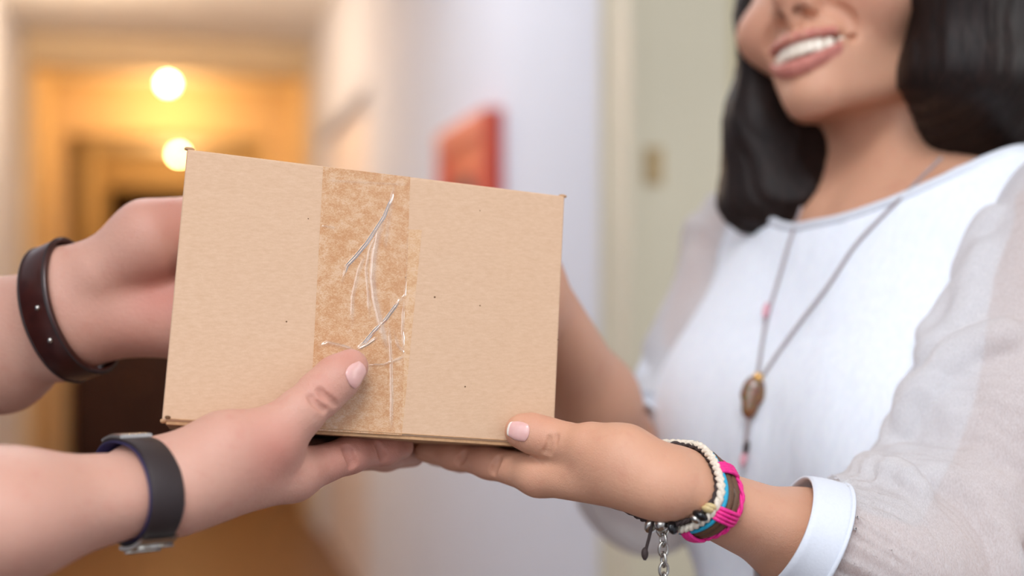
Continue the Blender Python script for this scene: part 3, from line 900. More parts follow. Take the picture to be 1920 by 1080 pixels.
# right arm (near): palm up under the box, thumb on its front
elbR = np.array([-0.345, 0.112, 0.405]); wrR = camf(300, 917, 0.573); midR = camf(0, 968, 0.528)
shR = np.array([-0.60, -0.075, 0.34])
axR = nrm(wrR-midR); nR = nrm(np.array([-axR[2], 0, axR[0]]))
man.add(Cone(W3(shR), W3(elbR), 0.052, 0.040), 0.0)
man.add(Cone(W3(elbR), W3(midR), 0.041, 0.0245, cv(nR), 1.25), 0.02)
man.add(Cone(W3(midR), W3(wrR), 0.0240, 0.0170, cv(nR), 1.42), 0.02)
fR = nrm([0.64, 0, 0.77]); uR = nrm([-0.77, 0, 0.64])
I0 = camf(548, 890, 0.607)
mcp = [I0, I0+0.020*uR+[0.004, -0.002, 0.006], I0+0.039*uR+[0.002, 0, 0.004], I0+0.057*uR+[-0.004, 0.002, -0.002]]
for i, q in enumerate(mcp):
    st = wrR+uR*(-0.010+0.010*i)+axR*0.004
    man.add(Cone(W3(st), W3(q), 0.0165, (0.0122, 0.0120, 0.0115, 0.011)[i]), 0.014)
# thumb ball and thumb
def tp(px, py, r, extra=0.0): return camf(px, py, face_depth(px, py)-r-extra)
thM = camf(508, 824, 0.592)
man.add(Cone(W3(camf(380, 880, 0.578)), W3(camf(428, 850, 0.584)), 0.0180, 0.0172), 0.014)
man.add(Cone(W3(camf(428, 850, 0.584)), W3(thM), 0.0172, 0.0136), 0.012)
man.add(Cone(W3(camf(470, 872, 0.590)), W3(camf(528, 868, 0.600)), 0.0085, 0.0065), 0.012)
th = [thM, tp(560, 776, 0.0112, 0.0025), tp(602, 737, 0.0108, 0.0005), tp(632, 709, 0.0104), tp(657, 688, 0.0086, -0.0006)]
man.branch([Cone(W3(th[0]), W3(th[1]), 0.0138, 0.0110), Cone(W3(th[1]), W3(th[2]), 0.0110, 0.0106),
            Cone(W3(th[2]), W3(th[3]), 0.0106, 0.0104), Cone(W3(th[3]), W3(th[4]), 0.0104, 0.0086)], 0.007, 0.004)
# fingers under the box
def finger_under(base, f, lens, rads, last=None, press=0.0008):
    p = [np.array(base)]
    for L, r in zip(lens, rads[1:]):
        q = p[-1]+np.array(f)*L
        q[1] = max(under_y(q[0], q[2])+r-press, 0) if True else q[1]
        p.append(q)
    return [W3(q) for q in p]
idx = [I0, camf(655, 853, 0.636), camf(722, 843, 0.656), camf(753, 838, 0.668)]
man.branch(chain([W3(q) for q in idx], [0.0112, 0.0086, 0.0074, 0.0062]), 0.007, 0.005)
for i, (lens, rads) in enumerate((((0.046, 0.029, 0.021), (0.0118, 0.0090, 0.0080, 0.0068)), ((0.043, 0.027, 0.020), (0.0112, 0.0086, 0.0076, 0.0065)), ((0.034, 0.021, 0.018), (0.0102, 0.0076, 0.0068, 0.0058)))):
    man.branch(chain(finger_under(mcp[i+1], fR, lens, rads), rads), 0.010, 0.005)
# joint creases of the thumb, folds of the web and the index finger
cr = []
for pix in ([(582, 742, .59), (592, 757, .59), (602, 768, .595)], [(600, 728, .59), (612, 742, .59), (618, 752, .60)]):
    cr += crease(man, pix, 0.0006, 0.0025, lift=0.0003)
for pix in ([(660, 825, .62), (664, 850, .62), (660, 876, .625)], [(668, 826, .62), (673, 848, .62), (668, 872, .625)], [(722, 824, .64), (726, 845, .64), (720, 862, .645)]):
    cr += crease(man, pix, 0.0006, 0.003, lift=0.0002)
for c, k in cr: man.carve(c, k)
# left arm (far): palm against the back of the box
elbL = np.array([-0.455, 0.098, 0.815]); wrL = camf(128, 580, 0.706); midL = camf(0, 648, 0.730); shL = np.array([-0.635, -0.075, 0.72])
axL = nrm(wrL-midL); viewn = np.array([0.0, 0.0, 1.0]); nL = nrm(np.cross(axL, np.cross([0, 1.0, 0], axL)))
nLv = nrm(np.cross(axL, nrm(np.cross(axL, [0, 1.0, 0]))))
man.add(Cone(W3(shL), W3(elbL), 0.052, 0.041), 0.0)
man.add(Cone(W3(elbL), W3(midL), 0.042, 0.0265, cv(nLv), 1.12), 0.02)
man.add(Cone(W3(midL), W3(wrL), 0.0265, 0.0195, cv(nLv), 1.36), 0.02)
man.add(Cone(W3(wrL), W3(camf(390, 520, 0.722)), 0.0190, 0.0140, cv([0, 1, 0]), 1.9), 0.014)
man.add(Cone(W3(camf(196, 512, 0.704)), W3(camf(285, 455, 0.706)), 0.0185, 0.0225), 0.010)
man.add(Cone(W3(camf(285, 455, 0.706)), W3(camf(352, 432, 0.715)), 0.0225, 0.0165), 0.010)
man.add(Cone(W3(camf(188, 600, 0.706)), W3(camf(345, 600, 0.712)), 0.0165, 0.0225), 0.009)
man.branch(chain([W3(q) for q in (camf(352, 432, 0.715), camf(400, 405, 0.722), camf(455, 400, 0.728), camf(500, 402, 0.730))], [0.0165, 0.0115, 0.0105, 0.0085]), 0.01, 0.004)
for k, (y, L) in enumerate(((448, 0.082), (498, 0.090), (548, 0.084), (598, 0.066))):
    b = camf(410, y, 0.715); pts = [b]
    for q in (0.45, 0.78, 1.0):
        x = b[0]+L*q; yy = b[1]+0.006*q
        pts.append(np.array([x, yy, back_z(x, yy)+0.0088]))
    man.branch(chain([W3(q) for q in pts], [0.0115, 0.0092, 0.0082, 0.0068]), 0.010, 0.005)
man.carve(Cone(W3(camf(232, 545, 0.681)), W3(camf(340, 538, 0.683)), 0.003, 0.0045), 0.008)
man.carve(Cone(W3(camf(172, 545, 0.682)), W3(camf(186, 612, 0.682)), 0.0010, 0.0010), 0.004)
# shoulders, neck and head (left of the frame)
nb = np.array([-0.66, -0.125, 0.53])
man.add(Cone(W3(shR), W3(nb+[0, 0.03, 0]), 0.055, 0.060), 0.03)
man.add(Cone(W3(shL), W3(nb+[0, 0.03, 0]), 0.055, 0.060), 0.03)
man.add(Cone(W3(nb+[0, 0.03, 0]), W3(nb+[0.03, -0.10, 0]), 0.060, 0.056), 0.03)
MhM = head_frame(-86, 14, 0); OM = W3(nb+[0.045, -0.165, 0.0])
TM, upM, loM = head(man, MhM, OM, 1.06, True)
V, Q = man.mesh(EYE-[1.1, 0.45, 0.35], EYE+[0.15, 1.1, 0.50], 0.0015)
mp = empty('person', (float(cf(*nb)[0]), float(cf(*nb)[1]), 0.0))
tag(mp, 'man in a navy shirt with dark wristbands, handing over the box from the left', 'person')
V, Q, odd = refine(man, V, Q, np.linalg.norm(V-P(520, 850, 0.60), axis=1) < 0.105, 0.0015)
body = mesh_obj('body', V, (Q, odd), M['skin_man'], mp)
rgb = head_flush(V, TM, 1.06, upM, loM, True)
for c, r, a in ((W3(tp(604, 738, 0.0108, 0.01)), 0.010, 0.38), (W3(tp(640, 668, 0.009, 0.004)), 0.014, 0.5), (W3(camf(512, 850, 0.58)), 0.016, 0.6),
                (W3(camf(300, 550, 0.690)), 0.022, 0.75), (W3(camf(320, 415, 0.70)), 0.020, 0.55), (W3(camf(260, 650, 0.69)), 0.03, 0.4), (W3(camf(640, 860, 0.63)), 0.03, 0.55), (W3(camf(720, 845, 0.65)), 0.02, 0.5)):
    rgb[:, 0] = np.maximum(rgb[:, 0], a*blob(V, c, r))
flush_attr(body, rgb)
tdir = cv(nrm(th[4]-th[2]))
nrmv = cv(nrm([0.30, 0.30, -0.9]))
nc = man.snap(np.array([W3(th[4]-nrm(th[4]-th[3])*0.0012)+nrmv*0.0085]))[0]
nail('thumb_nail', man, nc, tdir, nrmv, 0.0135, 0.0125, M['nail'], body, None)
eyes(TM, MhM, 1.06, body, M['iris_brown'])
# ------------------------------------------------------------------ the woman receiving the box
wom = Sculpt()
NB = np.array([0.2580, -0.0700, 0.880]); BY = math.radians(57)
bl = np.array([math.cos(BY), 0, -math.sin(BY)]); bfw_ = np.array([-math.sin(BY), 0, -math.cos(BY)]); bu = np.array([0, -1.0, 0])
MB_ = np.stack([cv(bl), cv(bfw_), cv(bu)], 1)
NBW = W3(NB)
def TB(x, y, z): return NBW+MB_@np.array([x, y, z], float)          # body frame, metres: left, forward, up
def TBl(p): return (np.asarray(p)-NBW)@MB_
# arms
wrN = camf(1256, 911, 0.608); elN = camf(1800, 1135, 0.700); shN = NB+0.145*bl+[0, 0.042, 0]
axN = nrm(elN-wrN); nN = nrm(np.cross(axN, np.cross([0, 1.0, 0], axN)) if False else [-axN[2], 0, axN[0]])
mdN = wrN+(elN-wrN)*0.45
def torso(sc, o=0.0, k=0.05):
    sc.add(Ell(TB(0, -0.005, -0.125), (0.148+o, 0.092+o, 0.165+o), MB_), k)
    sc.add(Ell(TB(0, -0.005, -0.36), (0.128+o, 0.092+o, 0.20+o), MB_), 0.08)
    sc.add(Ell(TB(0, -0.010, -0.55), (0.165+o, 0.110+o, 0.17+o), MB_), 0.08)
    for x in (-1, 1):
        sc.add(Ell(TB(x*0.070, 0.060, -0.165), (0.064+o, 0.055+o, 0.066+o), MB_), 0.06)
        sc.add(Cone(TB(x*0.030, -0.015, -0.022), TB(x*0.135, -0.015, -0.052), 0.036+o, 0.038+o), 0.040)
wom.add(Ell(TB(0, -0.005, -0.125), (0.146, 0.090, 0.150), MB_), 0.0)
for x in (-1, 1):
    wom.add(Cone(TB(x*0.030, -0.015, -0.022), TB(x*0.135, -0.015, -0.052), 0.035, 0.036), 0.040)
    wom.add(Cone(TB(x*0.018, 0.040, -0.030), TB(x*0.105, 0.022, -0.018), 0.0075, 0.0065), 0.022)   # collar bones
wom.add(Cone(W3(shN), W3(elN), 0.036, 0.032), 0.03)
wom.add(Cone(W3(elN), W3(mdN), 0.035, 0.0232, cv(nN), 1.12), 0.015)
wom.add(Cone(W3(mdN), W3(wrN), 0.0226, 0.0138, cv(nN), 1.36), 0.02)
# near (left) hand: palm up, thumb on the front of the box
J0 = camf(1010, 890, 0.643); fN = nrm([-0.743, 0, 0.669]); uN = nrm([0.669, 0, 0.743])
mcN = [J0, J0+0.0185*uN+fN*0.004, J0+0.036*uN+fN*0.002, J0+0.052*uN-fN*0.006]
for i, q in enumerate(mcN):
    st = wrN+uN*(-0.008+0.008*i)-axN*0.004
    wom.add(Cone(W3(st), W3(q), 0.0122, (0.0104, 0.0102, 0.0098, 0.0092)[i]), 0.012)
tM = camf(1106, 836, 0.6205)
wom.add(Cone(W3(camf(1222, 898, 0.608)), W3(camf(1165, 857, 0.6125)), 0.0112, 0.0128), 0.014)
wom.add(Cone(W3(camf(1165, 857, 0.6125)), W3(tM), 0.0128, 0.0102), 0.014)
tN = [tM, tp(1058, 829, 0.0092, 0.0105), tp(1022, 820, 0.0093, 0.0040), tp(992, 811, 0.0088), tp(976, 808, 0.0077, -0.0004)]
wom.branch([Cone(W3(tN[i]), W3(tN[i+1]), a, b) for i, (a, b) in enumerate(((0.0102, 0.0090), (0.0090, 0.0092), (0.0092, 0.0088), (0.0088, 0.0077)))], 0.0045, 0.005)
ix = [J0, camf(917, 867, 0.664), camf(850, 855, 0.678), camf(797, 847, 0.687)]
wom.branch(chain([W3(q) for q in ix], [0.0100, 0.0079, 0.0067, 0.0056]), 0.006, 0.005)
for i, (lens, rads) in enumerate((((0.043, 0.026, 0.020), (0.0102, 0.0080, 0.0070, 0.0060)), ((0.040, 0.025, 0.019), (0.0098, 0.0076, 0.0067, 0.0057)), ((0.031, 0.019, 0.017), (0.0090, 0.0068, 0.0060, 0.0052)))):
    wom.branch(chain(finger_under(mcN[i+1], fN, lens, rads), rads), 0.009, 0.005)
cr = []
for pix in ([(1028, 818, .62), (1025, 836, .62), (1020, 850, .625)], [(1041, 814, .62), (1037, 832, .62), (1031, 850, .625)]):
    cr += crease(wom, pix, 0.0005, 0.0020, lift=0.0004)
for pix in ([(918, 842, .645), (914, 866, .645), (918, 890, .65)], [(852, 838, .66), (850, 856, .66), (853, 872, .665)]):
    cr += crease(wom, pix, 0.0006, 0.003, lift=0.0002)
for c, k in cr: wom.carve(c, k)
# far (right) arm: forearm rises behind the box, palm on its back
shF = NB-0.145*bl+[0, 0.038, 0]; elF = camf(1195, 905, 0.935); wrF = camf(988, 522, 0.768)
axF = nrm(wrF-elF)
wom.add(Cone(W3(shF), W3(elF), 0.034, 0.029), 0.03)
wom.add(Cone(W3(elF), W3(elF+(wrF-elF)*0.45), 0.030, 0.0275), 0.015)
wom.add(Cone(W3(elF+(wrF-elF)*0.45), W3(wrF), 0.0275, 0.0195), 0.02)
pF = np.array([-0.038, -0.012, 0.0]); pF[2] = back_z(pF[0], pF[1])+0.014
wom.add(Cone(W3(wrF), W3(pF), 0.0185, 0.0135, cv([0.3, 1, 0]), 1.7), 0.014)
for k, dy in enumerate((-0.024, -0.008, 0.008, 0.024)):
    b = pF+[0.0, dy, 0]; L = (0.068, 0.076, 0.071, 0.056)[k]; pts = [b]
    for q in (0.46, 0.78, 1.0):
        x = b[0]-L*q; y = b[1]+0.004*q; pts.append(np.array([x, y, back_z(x, y)+0.0078]))
    wom.branch(chain([W3(q) for q in pts], [0.0100, 0.0080, 0.0072, 0.0060]), 0.010, 0.005)
# neck and head
MhW = head_frame(46, -13, 10); HS = 1.02
OW = P(1492, 100, 0.82)-MhW@(np.array([0, 92, -49])*0.001*HS)
TW, upW, loW = head(wom, MhW, OW, HS)
wom.add(Cone(TB(0, -0.026, -0.02), TW(0, -22, -36), 0.050, 0.046), 0.018)
for x in (-1, 1): wom.add(Cone(TB(x*0.016, 0.040, -0.028), TW(x*44, -16, -30), 0.008, 0.009), 0.020)   # neck tendons
V, Q = wom.mesh(EYE+[-0.25, 0.45, -0.45], EYE+[0.85, 1.45, 0.50], 0.0015)
fb = TB(0, 0, 0)
wp = empty('person', (float(fb[0]), float(fb[1]), 0.0))
tag(wp, 'smiling woman with long dark hair in a white blouse, taking the box', 'person')
V, Q, odd = refine(wom, V, Q, (np.linalg.norm(V-P(1030, 870, 0.63), axis=1) < 0.095), 0.0015)
wbody = mesh_obj('body', V, (Q, odd), M['skin_woman'], wp)
rgb = head_flush(V, TW, HS, upW, loW)
for c, r, a in ((W3(tp(1012, 800, 0.009, 0.006)), 0.010, 0.35), (W3(camf(860, 860, 0.66)), 0.03, 0.4), (W3(tp(965, 825, 0.008, 0.003)), 0.006, 0.4)):
    rgb[:, 0] = np.maximum(rgb[:, 0], a*blob(V, c, r))
flush_attr(wbody, rgb)
nv_ = cv(nrm([-0.10, -0.10, -1.0])); ndir = cv(nrm(tN[4]-tN[2]))
nc = wom.snap(np.array([W3(tN[4]+nrm(tN[4]-tN[3])*0.0012)+nv_*0.008]))[0]
nail('thumb_nail', wom, nc, ndir, nv_, 0.0138, 0.0112, M['nail'], wbody, M['nail_tip'])
eyes(TW, MhW, HS, wbody, M['iris_brown'])
# teeth: an upper arch of single teeth inside the smile
ta = MB().ball(TW(0, 66, -52), (0.026*HS, 0.016*HS, 0.012*HS), MhW, 18, 12).obj('mouth_cavity', M['mouth'], wbody)
for i in range(10):
    q = (i-4.5)/4.5*0.92; x = 25*q; y = 90.5-17*q*q
    w = (4.3, 3.7, 3.8, 3.3, 3.0)[int(abs(i-4.5))]; h = (5.4, 4.9, 5.2, 4.5, 4.2)[int(abs(i-4.5))]
    yaw = math.atan2(-34*q/25, 1.0)
    R_ = np.array([[math.cos(yaw), -math.sin(yaw), 0], [math.sin(yaw), math.cos(yaw), 0], [0, 0, 1]])
    m = MB().ball((0, 0, 0), 1.0, None, 16, 10); vv = np.array(m.v)
    vv = np.sign(vv)*np.abs(vv)**0.62*np.array([w, 2.6, h])
    m.v = [tuple(TW(*(np.array([x, y, -46.0+3.0*q*q])+R_@p))) for p in vv]
    m.obj('tooth', M['teeth'], wbody)

# ---- hair
hair = Sculpt()
hair.add(Ell(TW(0, -14, 50), np.array([0.082, 0.100, 0.086])*HS, MhW), 0.0)
def hl(a, b, ra, rb, k=0.02): hair.add(Cone(a, b, ra, rb), k)
# far side: straight lengths falling behind the far cheek to the front of the right shoulder
hl(TW(-60, 10, 70), P(1432, 20, 0.90), 0.020, 0.014, 0.02)
for x0, x1, x2, d0, d2, r in ((1440, 1418, 1388, 0.90, 0.905, 0.0125), (1458, 1440, 1410, 0.91, 0.90, 0.015), (1475, 1462, 1438, 0.92, 0.895, 0.018), (1490, 1487, 1470, 0.93, 0.893, 0.019), (1520, 1518, 1505, 0.94, 0.893, 0.018), (1545, 1540, 1528, 0.945, 0.893, 0.012)):
    hl(P(x0, 40, d0), P(x1, 230, d0), r*0.9, r, 0.03)
    hl(P(x1, 230, d0), P(x2, 376, d2), r, r*0.85, 0.03)
# near side: straight lengths over the ear and down behind the near shoulder
for x0, x1, x2, d0, d2, r in ((1762, 1722, 1775, 0.83, 0.85, 0.013), (1790, 1755, 1805, 0.815, 0.845, 0.017), (1820, 1795, 1835, 0.805, 0.845, 0.019), (1850, 1838, 1865, 0.80, 0.845, 0.019), (1875, 1875, 1900, 0.81, 0.85, 0.019), (1890, 1905, 1935, 0.83, 0.86, 0.019), (1895, 1920, 1965, 0.86, 0.88, 0.020)):
    hl(TW(62, -8-0.3*(x0-1762), 60), P(x0-20, -30, d0), 0.026, r, 0.016)
    hl(P(x0-20, -30, d0), P(x1, 130, d0-0.004), r, r, 0.014)
    hl(P(x1, 130, d0-0.004), P(x2, 292, d2), r, r*0.8, 0.014)
hl(TW(0, -80, 30), P(1740, 200, 0.965), 0.05, 0.040, 0.05)
hl(P(1740, 200, 0.965), P(1800, 320, 0.985), 0.040, 0.03, 0.05)
hl(P(1880, 100, 0.93), P(1900, 280, 0.95), 0.045, 0.035, 0.05)
hair.carve(Ell(TW(0, 78, -10), np.array([0.056, 0.062, 0.100])*HS, MhW), 0.012)
def hwarp(p):
    q = (p-OW.astype(np.float32))@MhW.astype(np.float32)
    a = np.arctan2(q[..., 0], q[..., 1]); z = q[..., 2]
    w = np.sin(a*38+z*3+0.6*np.sin(z*14))*0.5+np.sin(a*83-z*4)*0.32+np.sin(a*151+z*6)*0.22
    return w*0.0012
hair.warp = hwarp
V, Q = hair.mesh(EYE+[-0.1, 0.5, -0.05], EYE+[0.85, 1.45, 0.52], 0.003)
t = NT('dark_brown_hair'); v = t.coords((1, 1, 0.10)); nz = t.noise(420, 4, 0.6, v, 0.3)
t.set(Base_Color=t.ramp(nz, [(0.3, srgb(16, 11, 10)), (0.7, srgb(40, 26, 22))]), Roughness=0.5)
t.b.inputs['Specular IOR Level'].default_value = 0.22; t.bump(nz, 0.5, 0.001)
M['hair'] = t.m
V, Q = biggest_piece(V, Q)
ho = mesh_obj('hair', V, Q, M['hair'], wp)
# ---- blouse: opaque body, sheer sleeves with cuffs
t = NT('white_blouse_fabric'); v = t.coords((1, 1, 0.25)); nz = t.noise(300, 4, 0.6, v); n2 = t.noise(60, 3, 0.5, t.coords((1, 1, 0.12)))
t.set(Base_Color=t.ramp(nz, [(0.3, srgb(234, 238, 248)), (0.7, srgb(243, 246, 253))]), Roughness=0.8)
t.b.inputs['Subsurface Weight'].default_value = 0.08; t.b.inputs['Subsurface Scale'].default_value = 0.004
t.bump(t.math('ADD', nz, t.math('MULTIPLY', n2, 4.0)), 0.35, 0.0010)
M['blouse'] = t.m
t = NT('sheer_white_chiffon')
v = t.coords((1.0, 1.0, 0.35)); nz = t.noise(1500, 3, 0.6, v, 0.4); n2 = t.noise(120, 3, 0.6, t.coords((1, 1, 0.3)), 0.6)
t.set(Base_Color=srgb(240, 239, 240), Roughness=0.75)
tr = t.n('ShaderNodeBsdfTransparent'); tl = t.n('ShaderNodeBsdfTranslucent'); tl.inputs[0].default_value = srgb(240, 239, 240)
m1 = t.n('ShaderNodeMixShader'); m1.inputs[0].default_value = 0.35; t.l(t.b.outputs[0], m1.inputs[1]); t.l(tl.outputs[0], m1.inputs[2])
m2 = t.n('ShaderNodeMixShader'); fac = t.ramp(nz, [(0.30, (0.66, 0.66, 0.66, 1)), (0.70, (0.88, 0.88, 0.88, 1))])
t.l(fac, m2.inputs[0]); t.l(tr.outputs[0], m2.inputs[1]); t.l(m1.outputs[0], m2.inputs[2]); t.l(m2.outputs[0], t.out.inputs[0])
wv = t.n('ShaderNodeTexWave', wave_type='BANDS', bands_direction='DIAGONAL'); wv.inputs['Scale'].default_value = 75; wv.inputs['Distortion'].default_value = 7.0
wv.inputs['Detail'].default_value = 2.0; wv.inputs['Detail Scale'].default_value = 0.6; t.l(t.coords((1, 1, 0.35)), wv.inputs['Vector'])
t.bump(t.math('ADD', t.math('ADD', nz, t.math('MULTIPLY', n2, 1.5)), t.math('MULTIPLY', wv.outputs['Fac'], 0.7)), 0.55, 0.0012)
M['chiffon'] = t.m
M['cuff'] = plain('white_cuff_cotton', (222, 226, 234), 0.75, var=0.02, scale=700, bump=0.2)
M['trousers'] = plain('blue_grey_denim', (88, 100, 128), 0.85, var=0.12, scale=500)

def drop_faces(V, Q, kill):
    Q = Q[~kill[Q].any(1)]; used = np.zeros(len(V), bool); used[Q] = True
    new = np.cumsum(used)-1
    return V[used], new[Q]
def boundary_loops(Q):
    e = np.concatenate([np.stack([Q[:, k], Q[:, (k+1) % 4]], 1) for k in range(4)])
    s = np.sort(e, 1); key = s[:, 0].astype(np.int64)*10**8+s[:, 1]; u, i, c = np.unique(key, return_index=True, return_counts=True)
    return e[i[c == 1]]
blouse = Sculpt(); torso(blouse, 0.006, 0.06)
def bwarp(p):
    q = (p-NBW.astype(np.float32))@MB_.astype(np.float32)
    x, y, z = q[..., 0], q[..., 1], q[..., 2]
    lo_ = np.clip((-z-0.10)/0.25, 0, 1)
    w = np.sin(x*48+3*np.sin(z*9))*0.0020+np.sin(x*95+z*14+2*np.sin(z*13+1))*0.0009
    return -w*(0.25+lo_)-0.022*lo_
blouse.warp = bwarp
V, Q = blouse.mesh(EYE+[-0.2, 0.4, -0.85], EYE+[0.85, 1.5, 0.2], 0.004)
L_ = TBl(V)
neck = ((L_[:, 0]/0.098)**2+((L_[:, 1]-0.002)/0.074)**2 < 1) & (L_[:, 2] > -0.15)
hem = L_[:, 2] < -0.56
V, Q = drop_faces(V, Q, neck | hem)
# ease the neckline on to its ellipse
E_ = boundary_loops(Q); bi = np.unique(E_); L_ = TBl(V[bi]); nk = L_[:, 2] > -0.2
ni = bi[nk]
for _ in range(6):
    L2 = TBl(V[ni]); r = np.sqrt((L2[:, 0]/0.098)**2+((L2[:, 1]-0.002)/0.074)**2)
    L2[:, 0] /= r; L2[:, 1] = (L2[:, 1]-0.002)/r+0.002
    V[ni] = NBW+L2@MB_.T
    V[ni] = blouse.snap(V[ni], 0.0, 1)
L2 = TBl(V[ni]); r = np.sqrt((L2[:, 0]/0.098)**2+((L2[:, 1]-0.002)/0.074)**2); L2[:, 0] /= r; L2[:, 1] = (L2[:, 1]-0.002)/r+0.002
V[ni] = NBW+L2@MB_.T
bo = mesh_obj('blouse', V, Q, M['blouse'], wp)
m = bo.modifiers.new('thickness', 'SOLIDIFY'); m.thickness = 0.0012; m.offset = 1
an = np.arctan2((L2[:, 1]-0.002)/0.074, L2[:, 0]/0.098); tb = []
for a in np.linspace(-math.pi, math.pi, 64, endpoint=False):
    w = np.exp(-((np.angle(np.exp(1j*(an-a))))/0.05)**2)+1e-12; z = (L2[:, 2]*w).sum()/w.sum()
    tb.append(TB(0.0985*math.cos(a), 0.002+0.0745*math.sin(a), z+0.001))
MB().tube(np.array(tb), 0.0030, 10, closed=True).obj('neckline_binding', M['cuff'], bo)

def sleeve(pts, rads, kb, folds, lo, hi, keep, thin=0.0010):
    s = Sculpt()
    for i in range(len(pts)-1): s.add(Cone(pts[i], pts[i+1], rads[i], rads[i+1]), kb if i else 0)
    for poly, r, k in folds:
        for i in range(len(poly)-1): s.add(Cone(poly[i], poly[i+1], r, r), k)
    return s
# near sleeve, elbow bent, gathered into the cuff
cuN = wrN+(elN-wrN)*0.40
cu0 = W3(cuN); axw = cv(nrm(axN*[1, 1, 0]+[0, 0, -0.04]))
sl = Sculpt()
sl.add(Cone(W3(shN+[0.004, 0.0, 0]), W3(shN*0.45+elN*0.55+np.array([-0.012, 0, -0.004])), 0.058, 0.055), 0.0)
sl.add(Cone(W3(shN*0.45+elN*0.55+np.array([-0.012, 0, -0.004])), W3(elN+[-0.004, -0.004, 0]), 0.055, 0.046), 0.02)
sl.add(Cone(W3(elN+[-0.004, -0.004, 0]), W3(cuN+(elN-cuN)*0.52+[0, -0.006, 0]), 0.046, 0.041), 0.02)
sl.add(Cone(W3(cuN+(elN-cuN)*0.52+[0, -0.006, 0]), W3(cuN-axN*0.012), 0.041, 0.0275, cv(nN), 1.16), 0.025)
sl0 = sl
def fold(pix, r, k, off):
    r *= 1.6; pts = sl0.snap(np.array([P(x, y, d) for x, y, d in pix]), off+0.0022, 5)
    pts = catmull(pts, 4)
    return [Cone(pts[i], pts[i+1], r, r) for i in range(len(pts)-1)], k
FD = []
dS = 0.72
for pix, r, k, off in (
    ([(1910, 690, .72), (1850, 720, .71), (1780, 770, .71), (1700, 840, .71), (1650, 890, .70)], 0.004, 0.010, -0.001),
    ([(1915, 520, .74), (1850, 550, .73), (1790, 590, .73), (1750, 640, .73)], 0.003, 0.010, -0.001),
    ([(1915, 440, .75), (1860, 470, .75), (1810, 520, .74)], 0.003, 0.009, -0.001),
    ([(1900, 610, .73), (1840, 640, .72), (1760, 690, .72)], 0.003, 0.009, -0.001),
    ([(1640, 905, .69), (1720, 915, .69), (1800, 930, .69), (1860, 915, .69)], 0.0035, 0.009, 0.0005),
    ([(1632, 925, .68), (1640, 985, .67), (1665, 1040, .67), (1700, 1090, .67)], 0.003, 0.007, -0.0005),
    ([(1640, 935, .68), (1700, 945, .67), (1760, 970, .67), (1810, 1030, .67), (1830, 1090, .67)], 0.0035, 0.008, -0.0003),
    ([(1850, 940, .69), (1880, 1000, .69), (1870, 1070, .69)], 0.004, 0.010, -0.001),
    ([(1700, 900, .69), (1760, 880, .70), (1850, 860, .70)], 0.003, 0.008, -0.0005)):
    FD.append(fold(pix, r, k, off))
for cs, k in FD:
    for c in cs: sl.add(c, k)
def swarp(p):
    f = p.astype(np.float64); a = (f-cu0)@axw; q = f-cu0-a[..., None]*axw
    th_ = np.arctan2(q@np.array([0, 0, 1.0]), q@cv(nN))
    g = np.exp(-np.clip(a-0.014, 0, 1)/0.030)*np.clip((a-0.004)/0.01, 0, 1)
    w = 0.0013*g*(np.sin(th_*26+2*np.sin(th_*5))+0.6*np.sin(th_*43+1))
    fine = 0.0007*np.sin((f@np.array([95., 40., 60.]))+3*np.sin(f@np.array([20., -35., 45.])))
    return (w+fine).astype(np.float32)
sl.warp = swarp
V, Q = sl.mesh(EYE+[0.05, 0.3, -0.36], EYE+[0.75, 1.05, 0.12], 0.0026)
a = (V-cu0)@axw
ins = blouse.dist(V) < -0.004
V, Q = drop_faces(V, Q, (a < 0.009) | ins)
slo = mesh_obj('sleeve', V, Q, M['chiffon'], bo)
slo['label'] = 'sheer white sleeve'
def cuff(sc, c, axis, width, off, parent, up=None):
    n = 64; rows = 7; V = []
    for i in range(rows):
        cc = c+axis*(i/(rows-1)-0.5)*width
        pts, D = ring_on(sc, cc, axis, off+0.0012*(i/(rows-1)), n)
        V.append(pts)
    V = np.concatenate(V); F = [(i*n+k, i*n+(k+1) % n, (i+1)*n+(k+1) % n, (i+1)*n+k) for i in range(rows-1) for k in range(n)]
    o = mesh_obj('cuff', V, F, M['cuff'], parent)
    m = o.modifiers.new('thickness', 'SOLIDIFY'); m.thickness = 0.0014; m.offset = 1
    return o
cf_ = cuff(wom, cu0+axw*0.004, axw, 0.021, 0.0042, bo)
pts, D = ring_on(wom, cu0+axw*0.0135, axw, 0.0066, 64)
MB().tube(pts, 0.0012, 8, closed=True).obj('seam', M['cuff'], cf_)
# far sleeve
elFw = W3(elF+[0.004, 0.004, 0])
cuF = elF+(wrF-elF)*0.20
s2 = Sculpt()
s2.add(Cone(W3(shF), W3((shF+elF)/2+[0.018, 0, -0.005]), 0.046, 0.046), 0)
s2.add(Cone(W3((shF+elF)/2+[0.018, 0, -0.005]), elFw, 0.046, 0.040), 0.03)
s2.add(Cone(elFw, W3(cuF), 0.042, 0.036), 0.03)
def s2warp(p):
    f = p.astype(np.float64)
    return (0.0022*np.sin((f@np.array([40., 60., 90.]))+3*np.sin(f@np.array([25., -30., 40.])))).astype(np.float32)
s2.warp = s2warp
V, Q = s2.mesh(EYE+[-0.05, 0.5, -0.32], EYE+[0.6, 1.35, 0.14], 0.004)
axFw = cv(axF); a = (V-W3(cuF))@axFw
V, Q = drop_faces(V, Q, (Cone(W3(cuF), W3(wrF), 0.042, 0.030).d(V) < Cone(W3(shF), elFw, 0.050, 0.046).d(V)) & (a > 0.0) | (blouse.dist(V) < -0.004))
so2 = mesh_obj('sleeve', V, Q, M['chiffon'], bo); so2['label'] = 'sheer white sleeve'
cuff(wom, W3(cuF), axFw, 0.02, 0.0055, bo)
